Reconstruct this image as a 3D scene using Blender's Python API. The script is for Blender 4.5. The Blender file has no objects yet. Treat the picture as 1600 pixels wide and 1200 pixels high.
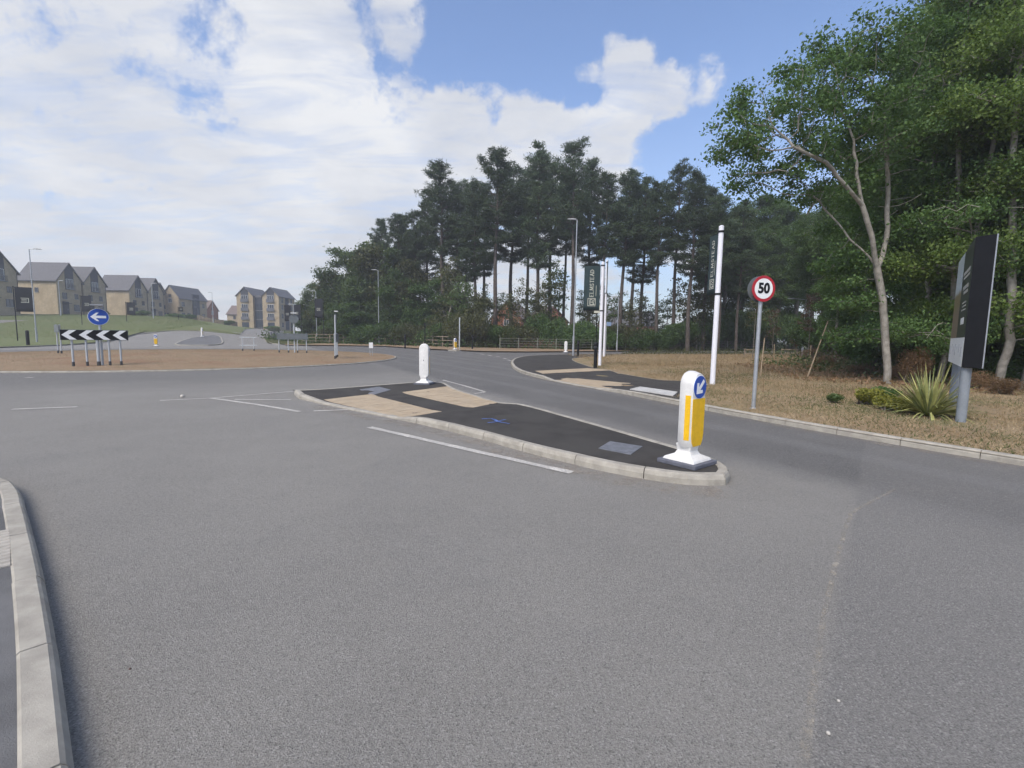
import bpy, bmesh, math, random
import numpy as np
from mathutils import Vector, Matrix
from mathutils.geometry import delaunay_2d_cdt

random.seed(7)
RNG = np.random.default_rng(7)
SC = bpy.context.scene
COL = SC.collection
R = math.radians

# ------------------------------------------------------------------ camera
F, CAM_H = 740.0, 1.6
PITCH, ROLL = math.atan(75 / 740), R(0.9)
_f = Vector((0, math.cos(PITCH), -math.sin(PITCH)))
_u0 = Vector((0, math.sin(PITCH), math.cos(PITCH)))
_r0 = Vector((1, 0, 0))
CU = _u0 * math.cos(ROLL) - _r0 * math.sin(ROLL)
CR = _r0 * math.cos(ROLL) + _u0 * math.sin(ROLL)
EYE = Vector((0, 0, CAM_H))
cam = bpy.data.cameras.new('camera')
cam.sensor_fit = 'HORIZONTAL'; cam.sensor_width = 36.0
cam.lens = F / 1600 * 36.0
cam.clip_start = 0.05; cam.clip_end = 6000
cam_ob = bpy.data.objects.new('camera', cam); COL.objects.link(cam_ob)
cam_ob.matrix_world = Matrix(((CR.x, CU.x, -_f.x, EYE.x), (CR.y, CU.y, -_f.y, EYE.y), (CR.z, CU.z, -_f.z, EYE.z), (0, 0, 0, 1)))
SC.camera = cam_ob
SC.cycles.use_adaptive_sampling = True; SC.cycles.adaptive_threshold = 0.03; SC.cycles.volume_bounces = 0
SC.cycles.max_bounces = 4; SC.cycles.diffuse_bounces = 3; SC.cycles.glossy_bounces = 2; SC.cycles.transmission_bounces = 3; SC.cycles.transparent_max_bounces = 6


def ray(px, py):
    return _f + CR * ((px - 800) / F) + CU * ((600 - py) / F)


def at(px, py, z=0.0):          # survey: point of the horizontal plane z seen at a photo position
    d = ray(px, py)
    return EYE + d * ((z - CAM_H) / d.z)


def atY(px, py, Y):             # the point at distance Y ahead
    d = ray(px, py)
    return EYE + d * (Y / d.y)


# ------------------------------------------------------------------ light
SUN_EL, SUN_AZ = R(50), R(-148)          # azimuth from +Y, clockwise
sun_dir = Vector((math.sin(SUN_AZ) * math.cos(SUN_EL), math.cos(SUN_AZ) * math.cos(SUN_EL), math.sin(SUN_EL)))
sl = bpy.data.lights.new('sun', 'SUN'); sl.energy = 2.6; sl.angle = R(32); sl.color = (1.0, 0.92, 0.79)
so = bpy.data.objects.new('sun', sl); COL.objects.link(so)
so.rotation_euler = (-sun_dir).to_track_quat('-Z', 'Y').to_euler()

SC.view_settings.view_transform = 'Standard'
SC.view_settings.look = 'None'
SC.view_settings.exposure = 0.32
SC.view_settings.gamma = 1.0
SC.view_settings.use_curve_mapping = False

world = bpy.data.worlds.new('World'); SC.world = world; world.use_nodes = True
W = world.node_tree; W.nodes.clear()


class G:
    """tiny node-graph helper"""
    def __init__(s, tree): s.t = tree
    def n(s, typ, **kw):
        nd = s.t.nodes.new(typ)
        for k, v in kw.items():
            if k.startswith('i_'):
                key = k[2:]; nd.inputs[int(key) if key.isdigit() else key].default_value = v
            else:
                setattr(nd, k, v)
        return nd
    def l(s, a, b): s.t.links.new(a, b)
    def m(s, op, a, b=None, c=None, clamp=False):
        nd = s.t.nodes.new('ShaderNodeMath'); nd.operation = op; nd.use_clamp = clamp
        for i, v in enumerate((a, b, c)):
            if v is None: continue
            if isinstance(v, (int, float)): nd.inputs[i].default_value = v
            else: s.l(v, nd.inputs[i])
        return nd.outputs[0]
    def vm(s, op, a, b=None):
        nd = s.t.nodes.new('ShaderNodeVectorMath'); nd.operation = op
        for i, v in enumerate((a, b)):
            if v is None: continue
            if isinstance(v, (tuple, Vector)): nd.inputs[i].default_value = v
            else: s.l(v, nd.inputs[i])
        return nd.outputs['Value'] if op in ('DOT_PRODUCT', 'LENGTH', 'DISTANCE') else nd.outputs[0]
    def ss(s, v, a, b):
        nd = s.t.nodes.new('ShaderNodeMapRange'); nd.interpolation_type = 'SMOOTHSTEP'
        s.l(v, nd.inputs[0]); nd.inputs[1].default_value = a; nd.inputs[2].default_value = b
        return nd.outputs[0]
    def mix(s, fac, a, b, blend='MIX'):
        nd = s.t.nodes.new('ShaderNodeMix'); nd.data_type = 'RGBA'; nd.blend_type = blend
        for i, v in ((0, fac), (6, a), (7, b)):
            if isinstance(v, (int, float)): nd.inputs[i].default_value = v
            elif isinstance(v, tuple): nd.inputs[i].default_value = (v[0], v[1], v[2], 1)
            else: s.l(v, nd.inputs[i])
        return nd.outputs[2]
    def noise(s, vec, scale, detail=4, rough=0.55, dist=0.0):
        nd = s.n('ShaderNodeTexNoise', i_Scale=scale, i_Detail=detail, i_Roughness=rough, i_Distortion=dist)
        if vec is not None: s.l(vec, nd.inputs['Vector'])
        return nd.outputs['Fac']


def make_sky():
    g = G(W)
    sky = g.n('ShaderNodeTexSky', sky_type='NISHITA', sun_disc=False, sun_elevation=SUN_EL, sun_rotation=SUN_AZ,
              air_density=1.0, dust_density=1.2, ozone_density=2.0)
    tc = g.n('ShaderNodeTexCoord').outputs['Generated']
    d = g.vm('NORMALIZE', tc)
    sep = g.n('ShaderNodeSeparateXYZ'); g.l(d, sep.inputs[0])
    zz = g.m('MAXIMUM', sep.outputs[2], 0.0)
    k = g.m('DIVIDE', 1.0, g.m('ADD', zz, 0.16))
    sc = g.n('ShaderNodeVectorMath', operation='SCALE'); g.l(d, sc.inputs[0]); g.l(k, sc.inputs['Scale'])
    flat = g.vm('MULTIPLY', sc.outputs[0], (1, 1, 0.25))
    big = g.noise(flat, 0.85, 3, 0.5)
    mid = g.noise(flat, 2.6, 9, 0.56, 0.25)
    fine = g.noise(d, 9.0, 8, 0.6, 0.3)
    puff = g.noise(d, 26.0, 6, 0.62, 0.2)
    dens = g.m('ADD', g.m('ADD', g.m('MULTIPLY', big, 0.33), g.m('MULTIPLY', mid, 0.62)), g.m('ADD', g.m('MULTIPLY', fine, 0.60), g.m('MULTIPLY', puff, 0.34)))

    def blob(px, py, r0, r1, w):
        v = ray(px, py).normalized()
        return g.m('MULTIPLY', g.ss(g.vm('DOT_PRODUCT', d, v), math.cos(R(r1)), math.cos(R(r0))), w)
    bias = 0.0
    for a in SKY_BLOBS:
        b = blob(*a)
        bias = b if isinstance(bias, float) else g.m('ADD', bias, b)
    low = g.m('MULTIPLY', g.ss(zz, 0.36, 0.05), 0.10)
    dens = g.m('ADD', g.m('ADD', dens, bias), low)
    cover = g.ss(dens, 0.985, 1.14)
    shade = g.ss(g.noise(flat, 1.7, 6, 0.55, 0.2), 0.33, 0.68)
    ccol = g.mix(shade, (6.9, 7.2, 7.9), (9.3, 9.4, 9.6))
    ccol = g.mix(g.m('MULTIPLY', g.ss(zz, 0.4, 0.0), 0.45), ccol, (8.6, 8.8, 9.2))
    warm = g.ss(g.vm('DOT_PRODUCT', d, sun_dir), 0.2, 1.0)
    ccol = g.mix(g.m('MULTIPLY', warm, 0.5), ccol, (8.6, 8.6, 8.7))
    sk = g.mix(1.0, sky.outputs[0], (2.15, 2.15, 2.32), 'MULTIPLY')
    # thin veil everywhere low down
    veil = g.m('MULTIPLY', g.ss(zz, 0.5, 0.0), 0.45)
    sk = g.mix(veil, sk, (5.3, 6.0, 7.1))
    str_ = g.noise(g.vm('MULTIPLY', flat, (1.0, 2.6, 1.0)), 2.4, 7, 0.6, 0.5)
    thin = g.m('ADD', g.m('MULTIPLY', g.ss(str_, 0.34, 0.58), 0.38), 0.60)
    col = g.mix(g.m('MULTIPLY', cover, thin), sk, ccol)
    bg = g.n('ShaderNodeBackground', i_Strength=0.079)
    g.l(col, bg.inputs[0])
    out = g.n('ShaderNodeOutputWorld'); g.l(bg.outputs[0], out.inputs[0])


# (photo position seen, inner and outer radius in degrees, weight): where the day's clouds stand and where it is clear
SKY_BLOBS = [
    (830, 60, 4, 13, -0.26), (1000, 10, 3, 12, -0.16), (1180, 110, 4, 18, -0.26), (1150, 270, 3, 9, -0.14), (640, 130, 1, 9, -0.20), (500, 150, 0.5, 5, -0.12), (355, 25, 0.5, 6, -0.07), (420, 100, 0.5, 5, -0.09), (310, 100, 0.5, 4, -0.06), (130, 40, 0.5, 6, -0.06), (560, 20, 0.5, 5, -0.09),
    (930, 200, 3, 10, 0.36), (1005, 140, 1, 5, 0.26), (760, 225, 2, 9, 0.22), (985, 45, 0.5, 4, 0.34), (930, 85, 0.5, 3.5, 0.24), (1085, 130, 0.5, 4.5, 0.32), (628, 30, 1, 4, 0.20),
    (520, 75, 1, 4.5, 0.16), (450, 60, 1, 4, 0.10), (100, 120, 15, 45, 0.135), (300, 300, 10, 32, 0.11), (560, 270, 4, 14, 0.16),
    (700, 330, 5, 20, 0.12), (715, 175, 1, 4, 0.16), (830, 185, 1, 4, 0.14)]
make_sky()
world.cycles.sampling_method = 'MANUAL'; world.cycles.sample_map_resolution = 512

# ------------------------------------------------------------------ materials
MATS = {}


def mat(name, base, rough=0.8, var=0.0, vscale=8.0, bump=0.0, bscale=60.0, metal=0.0, spec=0.4, dirt=None, coords='Object', var2=None):
    if name in MATS: return MATS[name]
    m = bpy.data.materials.new(name); m.use_nodes = True
    t = m.node_tree; g = G(t)
    p = t.nodes['Principled BSDF']
    p.inputs['Base Color'].default_value = (*base, 1); p.inputs['Roughness'].default_value = rough
    p.inputs['Metallic'].default_value = metal; p.inputs['Specular IOR Level'].default_value = spec
    tc = g.n('ShaderNodeTexCoord').outputs[coords]
    if var > 0:
        n = g.noise(tc, vscale, 6, 0.65)
        lo = tuple(c * (1 - var) for c in base); hi = tuple(min(1, c * (1 + var)) for c in base)
        c = g.mix(g.ss(n, 0.3, 0.7), lo, hi)
        if dirt:
            c = g.mix(g.m('MULTIPLY', g.ss(g.noise(tc, vscale * 0.35, 5, 0.7), 0.5, 0.75), 0.6), c, dirt)
        if var2:
            c = g.mix(g.ss(g.noise(tc, var2[1], 4, 0.6), 0.42, 0.62), c, var2[0])
        g.l(c, p.inputs['Base Color'])
    if bump > 0:
        b = g.n('ShaderNodeBump', i_Strength=bump, i_Distance=0.02)
        g.l(g.noise(tc, bscale, 5, 0.7), b.inputs['Height']); g.l(b.outputs[0], p.inputs['Normal'])
    MATS[name] = m
    return m


def road_mat():
    m = bpy.data.materials.new('asphalt road'); m.use_nodes = True
    t = m.node_tree; g = G(t); p = t.nodes['Principled BSDF']
    tc = g.n('ShaderNodeNewGeometry').outputs['Position']
    wob = g.m('MULTIPLY', g.m('SUBTRACT', g.noise(tc, 0.7, 5, 0.6), 0.5), 2.2)
    # newer, darker surfacing right of the island's long axis and round the roundabout
    a, b = Vector((-2.4, 15.4, 0)), Vector((4.2, 3.4, 0))
    dirv = (b - a).normalized(); nrm = Vector((-dirv.y, dirv.x, 0))
    sd = g.m('ADD', g.m('SUBTRACT', g.vm('DOT_PRODUCT', tc, nrm), nrm.dot(a)), g.m('MULTIPLY', wob, 0.35))
    dark1 = g.ss(sd, -0.3, 0.9)
    flat = g.vm('MULTIPLY', tc, (1, 1, 0))
    dc = g.m('ADD', g.vm('DISTANCE', flat, (RBC[0], RBC[1], 0)), wob)
    dark2 = g.m('MULTIPLY', g.ss(dc, 21.0, 15.5), 0.75)
    dark = g.m('MAXIMUM', dark1, dark2)
    light = g.mix(g.ss(g.noise(tc, 0.55, 6, 0.62), 0.3, 0.7), (0.214, 0.199, 0.170), (0.270, 0.252, 0.216))
    darkc = g.mix(g.ss(g.noise(tc, 0.6, 5, 0.6), 0.3, 0.7), (0.066, 0.063, 0.059), (0.094, 0.090, 0.084))
    c = g.mix(dark, light, darkc)
    # later, darker course right of the construction joint
    j0, j1 = at(1330, 802), at(1254, 1200); jd = (j1 - j0).normalized(); jn = Vector((-jd.y, jd.x, 0))
    if jn.x < 0: jn = -jn
    sj = g.m('ADD', g.m('SUBTRACT', g.vm('DOT_PRODUCT', tc, jn), jn.dot(j0)), g.m('MULTIPLY', wob, 0.03))
    c = g.mix(g.m('MULTIPLY', g.ss(sj, -0.02, 0.05), 0.62), c, (0.142, 0.134, 0.122))
    # wheel-polished stripes along the lane
    st = g.vm('DOT_PRODUCT', tc, nrm)
    stripe = g.ss(g.m('SINE', g.m('MULTIPLY', g.m('ADD', st, g.m('MULTIPLY', wob, 0.10)), 3.6)), 0.3, 1.0)
    c = g.mix(g.m('MULTIPLY', g.m('MULTIPLY', stripe, dark1), 0.30), c, (0.19, 0.187, 0.18))
    # blotches, aggregate
    blot = g.ss(g.noise(tc, 2.3, 7, 0.7), 0.52, 0.72)
    c = g.mix(g.m('MULTIPLY', blot, 0.30), c, (0.125, 0.12, 0.112))
    tyre = g.ss(g.noise(g.vm('MULTIPLY', tc, (0.35, 0.35, 1)), 1.0, 5, 0.6, 1.2), 0.48, 0.68)
    c = g.mix(g.m('MULTIPLY', tyre, 0.28), c, (0.15, 0.145, 0.136))
    dust = g.ss(g.noise(tc, 1.1, 6, 0.7, 0.6), 0.55, 0.75)
    c = g.mix(g.m('MULTIPLY', dust, 0.22), c, (0.27, 0.25, 0.215))
    ag = g.ss(g.noise(tc, 95, 4, 0.75), 0.36, 0.66)
    ag2 = g.ss(g.noise(tc, 34, 5, 0.7), 0.35, 0.65)
    c = g.mix(0.16, c, g.mix(ag2, (0.07, 0.068, 0.064), (0.37, 0.355, 0.33)))
    c = g.mix(g.m('SUBTRACT', 0.42, g.m('MULTIPLY', dark, 0.22)), c, g.mix(ag, (0.09, 0.088, 0.085), (0.33, 0.32, 0.30)), 'MIX')
    vo = g.n('ShaderNodeTexVoronoi', i_Scale=150.0); g.l(tc, vo.inputs['Vector'])
    chip = g.ss(vo.outputs['Color'], 0.74, 0.86)
    c = g.mix(g.m('MULTIPLY', chip, 0.5), c, (0.38, 0.365, 0.335))
    pit = g.ss(vo.outputs['Color'], 0.24, 0.14)
    c = g.mix(g.m('MULTIPLY', pit, 0.5), c, (0.06, 0.058, 0.055))
    g.l(c, p.inputs['Base Color'])
    p.inputs['Roughness'].default_value = 0.82; p.inputs['Specular IOR Level'].default_value = 0.35
    bn = g.n('ShaderNodeBump', i_Strength=0.8, i_Distance=0.007)
    h = g.m('ADD', g.noise(tc, 115, 5, 0.75), g.m('MULTIPLY', vo.outputs['Distance'], 0.6))
    g.l(h, bn.inputs['Height'])
    bn2 = g.n('ShaderNodeBump', i_Strength=0.25, i_Distance=0.05); g.l(g.noise(tc, 1.6, 4, 0.6), bn2.inputs['Height'])
    g.l(bn2.outputs[0], bn.inputs['Normal']); g.l(bn.outputs[0], p.inputs['Normal'])
    return m


def leaf_mat(name, c0, c1, c2, trans=0.35, rough=0.55):
    if name in MATS: return MATS[name]
    m = bpy.data.materials.new(name); m.use_nodes = True
    t = m.node_tree; g = G(t); t.nodes.clear()
    geo = g.n('ShaderNodeNewGeometry'); oi = g.n('ShaderNodeObjectInfo')
    rp = geo.outputs['Random Per Island']
    col = g.mix(rp, c0, c1)
    tc = g.n('ShaderNodeTexCoord').outputs['Object']
    col = g.mix(g.ss(g.noise(tc, 0.7, 3, 0.5), 0.42, 0.66), col, c2)
    val = g.m('ADD', g.m('MULTIPLY', oi.outputs['Random'], 0.5), 0.75)
    hs = g.n('ShaderNodeHueSaturation'); g.l(col, hs.inputs['Color']); g.l(val, hs.inputs['Value'])
    p = g.n('ShaderNodeBsdfPrincipled', i_Roughness=rough); g.l(hs.outputs[0], p.inputs['Base Color'])
    p.inputs['Specular IOR Level'].default_value = 0.3
    tr = g.n('ShaderNodeBsdfTranslucent'); g.l(g.mix(0.5, hs.outputs[0], (0.10, 0.17, 0.02)), tr.inputs[0])
    mx = g.n('ShaderNodeMixShader', i_0=trans); g.l(p.outputs[0], mx.inputs[1]); g.l(tr.outputs[0], mx.inputs[2])
    out = g.n('ShaderNodeOutputMaterial'); g.l(mx.outputs[0], out.inputs[0])
    MATS[name] = m
    return m


def tactile_mat():
    m = bpy.data.materials.new('buff blister paving'); m.use_nodes = True
    t = m.node_tree; g = G(t); p = t.nodes['Principled BSDF']
    tc = g.n('ShaderNodeNewGeometry').outputs['Position']
    c = g.mix(g.ss(g.noise(tc, 3.0, 6, 0.65), 0.3, 0.7), (0.41, 0.315, 0.205), (0.51, 0.405, 0.275))
    oi = g.n('ShaderNodeObjectInfo').outputs['Random']
    c = g.mix(g.m('MULTIPLY', oi, 0.35), c, (0.36, 0.30, 0.22))
    c = g.mix(g.m('MULTIPLY', g.ss(g.noise(tc, 1.1, 5, 0.7), 0.5, 0.75), 0.2), c, (0.28, 0.24, 0.19))
    rot = g.n('ShaderNodeMapping'); g.l(tc, rot.inputs[0]); rot.inputs['Rotation'].default_value = (0, 0, R(35))
    sp = g.n('ShaderNodeSeparateXYZ'); g.l(rot.outputs[0], sp.inputs[0])
    k = 2 * math.pi / 0.0667
    dots = g.m('MULTIPLY', g.m('SINE', g.m('MULTIPLY', sp.outputs[0], k)), g.m('SINE', g.m('MULTIPLY', sp.outputs[1], k)))
    dd = g.ss(g.m('ABSOLUTE', dots), 0.25, 0.7)
    b = g.n('ShaderNodeBump', i_Strength=0.9, i_Distance=0.006); g.l(dd, b.inputs['Height']); g.l(b.outputs[0], p.inputs['Normal'])
    g.l(c, p.inputs['Base Color']); p.inputs['Roughness'].default_value = 0.85
    return m


def paint_mat():
    m = bpy.data.materials.new('worn white road paint'); m.use_nodes = True
    t = m.node_tree; g = G(t); p = t.nodes['Principled BSDF']
    tc = g.n('ShaderNodeNewGeometry').outputs['Position']
    w = g.ss(g.m('ADD', g.noise(tc, 30, 6, 0.75), g.m('MULTIPLY', g.noise(tc, 2.5, 3, 0.6), 0.5)), 0.56, 0.76)
    c = g.mix(w, (0.74, 0.70, 0.62), (0.40, 0.38, 0.345))
    g.l(c, p.inputs['Base Color']); p.inputs['Roughness'].default_value = 0.7
    return m


def ground_mat(name, cols, big=0.35, fine=22.0, bump=0.6):
    m = bpy.data.materials.new(name); m.use_nodes = True
    t = m.node_tree; g = G(t); p = t.nodes['Principled BSDF']
    tc = g.n('ShaderNodeNewGeometry').outputs['Position']
    c = g.mix(g.ss(g.noise(tc, fine, 6, 0.75), 0.3, 0.7), cols[0], cols[1])
    c = g.mix(g.ss(g.noise(tc, big, 5, 0.65, 0.4), 0.46, 0.66), c, cols[2])
    c = g.mix(g.m('MULTIPLY', g.ss(g.noise(tc, big * 4.5, 5, 0.7), 0.52, 0.7), 0.7), c, cols[3])
    g.l(c, p.inputs['Base Color']); p.inputs['Roughness'].default_value = 0.95; p.inputs['Specular IOR Level'].default_value = 0.15
    b = g.n('ShaderNodeBump', i_Strength=bump, i_Distance=0.06); g.l(g.noise(tc, fine * 0.8, 6, 0.75), b.inputs['Height']); g.l(b.outputs[0], p.inputs['Normal'])
    return m


def flat_mat(name, base, rough=0.6, **k): return mat(name, base, rough, **k)


# ------------------------------------------------------------------ mesh helpers
class B:
    def __init__(s): s.v = []; s.f = []
    def add(s, vs, fs):
        o = len(s.v); s.v += [tuple(v) for v in vs]; s.f += [tuple(i + o for i in f) for f in fs]; return s
    def box(s, c, size, rz=0.0, M=None):
        x, y, z = (k / 2 for k in size); cs, sn = math.cos(rz), math.sin(rz)
        vs = []
        for dz in (-z, z):
            for dx, dy in ((-x, -y), (x, -y), (x, y), (-x, y)):
                vs.append((c[0] + dx * cs - dy * sn, c[1] + dx * sn + dy * cs, c[2] + dz))
        return s.add(vs, [(3, 2, 1, 0), (4, 5, 6, 7), (0, 1, 5, 4), (1, 2, 6, 5), (2, 3, 7, 6), (3, 0, 4, 7)])
    def tube(s, p0, p1, r0, r1=None, n=10, cap=True):
        p0, p1 = Vector(p0), Vector(p1); r1 = r0 if r1 is None else r1
        ax = (p1 - p0).normalized(); t = Vector((0, 0, 1)) if abs(ax.z) < 0.9 else Vector((1, 0, 0))
        a = ax.cross(t).normalized(); b = ax.cross(a)
        vs = []
        for p, r in ((p0, r0), (p1, r1)):
            for i in range(n):
                w = 2 * math.pi * i / n; vs.append(p + a * (r * math.cos(w)) + b * (r * math.sin(w)))
        fs = [(i, i + n, (i + 1) % n + n, (i + 1) % n) for i in range(n)]
        if cap: fs += [tuple(range(n)), tuple(range(2 * n - 1, n - 1, -1))]
        return s.add(vs, fs)
    def lathe(s, prof, n=16, c=(0, 0, 0)):
        vs, fs = [], []
        for r, z in prof:
            for i in range(n):
                w = 2 * math.pi * i / n; vs.append((c[0] + r * math.cos(w), c[1] + r * math.sin(w), c[2] + z))
        for j in range(len(prof) - 1):
            for i in range(n):
                k = (i + 1) % n; fs.append((j * n + i, j * n + k, (j + 1) * n + k, (j + 1) * n + i))
        fs += [tuple(range(n - 1, -1, -1)), tuple(range((len(prof) - 1) * n, len(prof) * n))]
        return s.add(vs, fs)
    def loft(s, rings, cap=True):
        n = len(rings[0]); vs = [p for r in rings for p in r]; fs = []
        for j in range(len(rings) - 1):
            for i in range(n):
                k = (i + 1) % n; fs.append((j * n + i, j * n + k, (j + 1) * n + k, (j + 1) * n + i))
        if cap: fs += [tuple(range(n - 1, -1, -1)), tuple(range((len(rings) - 1) * n, len(rings) * n))]
        return s.add(vs, fs)
    def disc_y(s, c, r, thick, n=32, rx=None):       # disc facing -Y
        rx = r if rx is None else rx
        f = [(c[0] + rx * math.cos(2 * math.pi * i / n), c[1], c[2] + r * math.sin(2 * math.pi * i / n)) for i in range(n)]
        return s.loft([[(p[0], p[1] + thick, p[2]) for p in f], f])
    def poly_y(s, pts, y, thick=0.003):              # polygon in XZ facing -Y
        return s.loft([[(x, y + thick, z) for x, z in pts], [(x, y, z) for x, z in pts]])
    def mesh(s, name):
        me = bpy.data.meshes.new(name); me.from_pydata(s.v, [], s.f)
        bm = bmesh.new(); bm.from_mesh(me); bmesh.ops.recalc_face_normals(bm, faces=bm.faces); bm.to_mesh(me); bm.free()
        return me
    def build(s, name, m, parent=None, loc=(0, 0, 0), rz=0.0, smooth=False, bevel=0.0, seg=2):
        me = s.mesh(name); me.materials.append(m)
        return obj(name, me, parent, loc, rz, smooth, bevel, seg)


def obj(name, me, parent=None, loc=(0, 0, 0), rz=0.0, smooth=False, bevel=0.0, seg=2):
    o = bpy.data.objects.new(name, me); COL.objects.link(o)
    o.location = loc; o.rotation_euler = (0, 0, rz)
    if parent is not None: o.parent = parent
    if smooth:
        me.shade_smooth()
        if smooth != 'all': me.set_sharp_from_angle(angle=R(40))
    if bevel:
        b = o.modifiers.new('bevel', 'BEVEL'); b.width = bevel; b.segments = seg; b.limit_method = 'ANGLE'; b.angle_limit = R(35)
    return o


def empty(name, loc=(0, 0, 0), rz=0.0):
    o = bpy.data.objects.new(name, None); COL.objects.link(o); o.location = loc; o.rotation_euler = (0, 0, rz)
    o.empty_display_size = 0.2
    return o


def tag(o, label=None, cat=None, group=None, kind=None):
    if label: o['label'] = label
    if cat: o['category'] = cat
    if group: o['group'] = group
    if kind: o['kind'] = kind
    return o


def copy_tree(o, parent=None):
    c = o.copy(); COL.objects.link(c); c.parent = parent
    for ch in list(o.children): copy_tree(ch, c)
    return c


def np_mesh(name, verts, faces, m):
    """verts (N,3), faces (M,k) numpy -> mesh"""
    me = bpy.data.meshes.new(name)
    k = faces.shape[1]
    me.vertices.add(len(verts)); me.vertices.foreach_set('co', verts.astype(np.float32).ravel())
    me.loops.add(faces.size); me.loops.foreach_set('vertex_index', faces.astype(np.int32).ravel())
    me.polygons.add(len(faces)); me.polygons.foreach_set('loop_start', np.arange(0, faces.size, k, dtype=np.int32))
    me.update(calc_edges=True)
    me.materials.append(m)
    return me


def in_poly(pts, poly):
    x, y = pts[:, 0], pts[:, 1]; inside = np.zeros(len(pts), bool)
    n = len(poly); j = n - 1
    for i in range(n):
        xi, yi = poly[i][0], poly[i][1]; xj, yj = poly[j][0], poly[j][1]
        c = ((yi > y) != (yj > y)) & (x < (xj - xi) * (y - yi) / ((yj - yi) or 1e-9) + xi)
        inside ^= c; j = i
    return inside


def sheet(name, poly, zf, m, grid=None, kind='structure', parent=None, gridbox=None):
    """triangulated ground sheet inside a polygon, z from zf"""
    v = [Vector((p[0], p[1])) for p in poly]; n = len(v)
    e = [(i, (i + 1) % n) for i in range(n)]
    if grid:
        xs = [p[0] for p in poly]; ys = [p[1] for p in poly]
        bx = gridbox or (min(xs), max(xs), min(ys), max(ys))
        gx, gy = np.meshgrid(np.arange(bx[0] + grid / 2, bx[1], grid), np.arange(bx[2] + grid / 2, bx[3], grid))
        q = np.stack([gx.ravel(), gy.ravel()], 1); q = q[in_poly(q, poly)]
        v += [Vector((float(a), float(b))) for a, b in q]
    vs, es, fs, *_ = delaunay_2d_cdt(v, e, [], 1, 1e-4)
    me = bpy.data.meshes.new(name)
    me.from_pydata([(p.x, p.y, zf(p.x, p.y)) for p in vs], [], [tuple(f) for f in fs])
    bm = bmesh.new(); bm.from_mesh(me)
    for fc in bm.faces:
        if fc.normal.z < 0: fc.normal_flip()
    bm.to_mesh(me); bm.free(); me.shade_smooth()
    me.materials.append(m)
    o = obj(name, me, parent)
    if kind: o['kind'] = kind
    return o


def resample(pl, step):
    P = [Vector((p[0], p[1])) for p in pl]; out = [P[0]]; 
    for a, b in zip(P, P[1:]):
        L = (b - a).length; n = max(1, round(L / step))
        for i in range(1, n + 1): out.append(a.lerp(b, i / n))
    return out


def arc_points(pl, step):
    """points each `step` along a polyline"""
    P = [Vector((p[0], p[1])) for p in pl]; out = [P[0].copy()]; need = step
    for a, b in zip(P, P[1:]):
        L = (b - a).length; pos = 0.0
        while L - pos >= need:
            pos += need; out.append(a.lerp(b, pos / L)); need = step
        need -= L - pos
    if (out[-1] - P[-1]).length > 0.05: out.append(P[-1].copy())
    return out


def chaikin(pl, it=2):
    P = [Vector((p[0], p[1])) for p in pl]
    for _ in range(it):
        Q = [P[0]]
        for a, b in zip(P, P[1:]): Q += [a.lerp(b, 0.25), a.lerp(b, 0.75)]
        Q.append(P[-1]); P = Q
    return P


def kerb(pl, side, zf, parent, m, width=0.13, step=0.91, far_joined=None, base=-0.06, curve=False):
    """a row of kerb stones along the outer edge pl (road side); side=+1 when the verge lies to the left of travel"""
    pts = arc_points(pl, step)
    far = B()
    nrm = []
    for i in range(len(pts)):
        a = pts[max(0, i - 1)]; b = pts[min(len(pts) - 1, i + 1)]
        t = (b - a).normalized(); nrm.append(Vector((-t.y, t.x)) * side)
    for i in range(len(pts) - 1):
        a, b = pts[i], pts[i + 1]; t = (b - a).normalized(); gap = 0.005 if a.length < 18 else 0.003
        rings = []
        jz = random.uniform(-0.002, 0.002); jo = random.uniform(-0.002, 0.002)
        segs = 4 if (curve and a.length < 12) else 1
        for q in range(segs + 1):
            u = q / segs
            p = a.lerp(b, u)
            if curve and segs > 1:      # follow the bend of the polyline
                m0, m1 = nrm[i], nrm[i + 1]
                bend = (1 - m0.dot(m1)) * 0.5
                p = p - (m0 + m1).normalized() * (math.sin(u * math.pi) * (b - a).length * math.sqrt(max(0, bend)) * 0.25)
            if q == 0: p = p + t * gap
            if q == segs: p = p - t * gap
            nn = (nrm[i] * (1 - u) + nrm[i + 1] * u).normalized()
            zt = zf(p.x, p.y) + 0.006 + jz
            h = max(0.012, zt)
            prof = [(0.0, base), (0.004, h * 0.55), (0.022, h * 0.88), (0.038, h), (width - 0.012, h), (width, h - 0.01), (width, base)]
            rings.append([(p.x + nn.x * (w + jo), p.y + nn.y * (w + jo), z) for w, z in prof])
        if far_joined is not None and min(a.length, b.length) > far_joined:
            far.loft(rings); continue
        B().loft(rings).build('kerb_stone', m, parent)
    if far.v:
        o = far.build('distant_kerb', m, parent); o['kind'] = 'stuff'


def slabs(quad, nu, nv, zf, m, parent, gap=0.006, z0=0.004, name='paving_slab'):
    A, Bq, C, D = [Vector((p[0], p[1])) for p in quad]
    for i in range(nu):
        for j in range(nv):
            c = []
            for u, v in ((i, j), (i + 1, j), (i + 1, j + 1), (i, j + 1)):
                u /= nu; v /= nv
                c.append((A.lerp(Bq, u)).lerp(D.lerp(C, u), v))
            ctr = sum(c, Vector((0, 0))) / 4
            jz = random.uniform(0, 0.004)
            lo, hi = [], []
            for p in c:
                q = p + (ctr - p).normalized() * gap
                z = zf(q.x, q.y) + z0 + jz
                lo.append((q.x, q.y, z - 0.03)); hi.append((q.x, q.y, z))
            B().loft([lo, hi]).build(name, m, parent)


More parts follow.
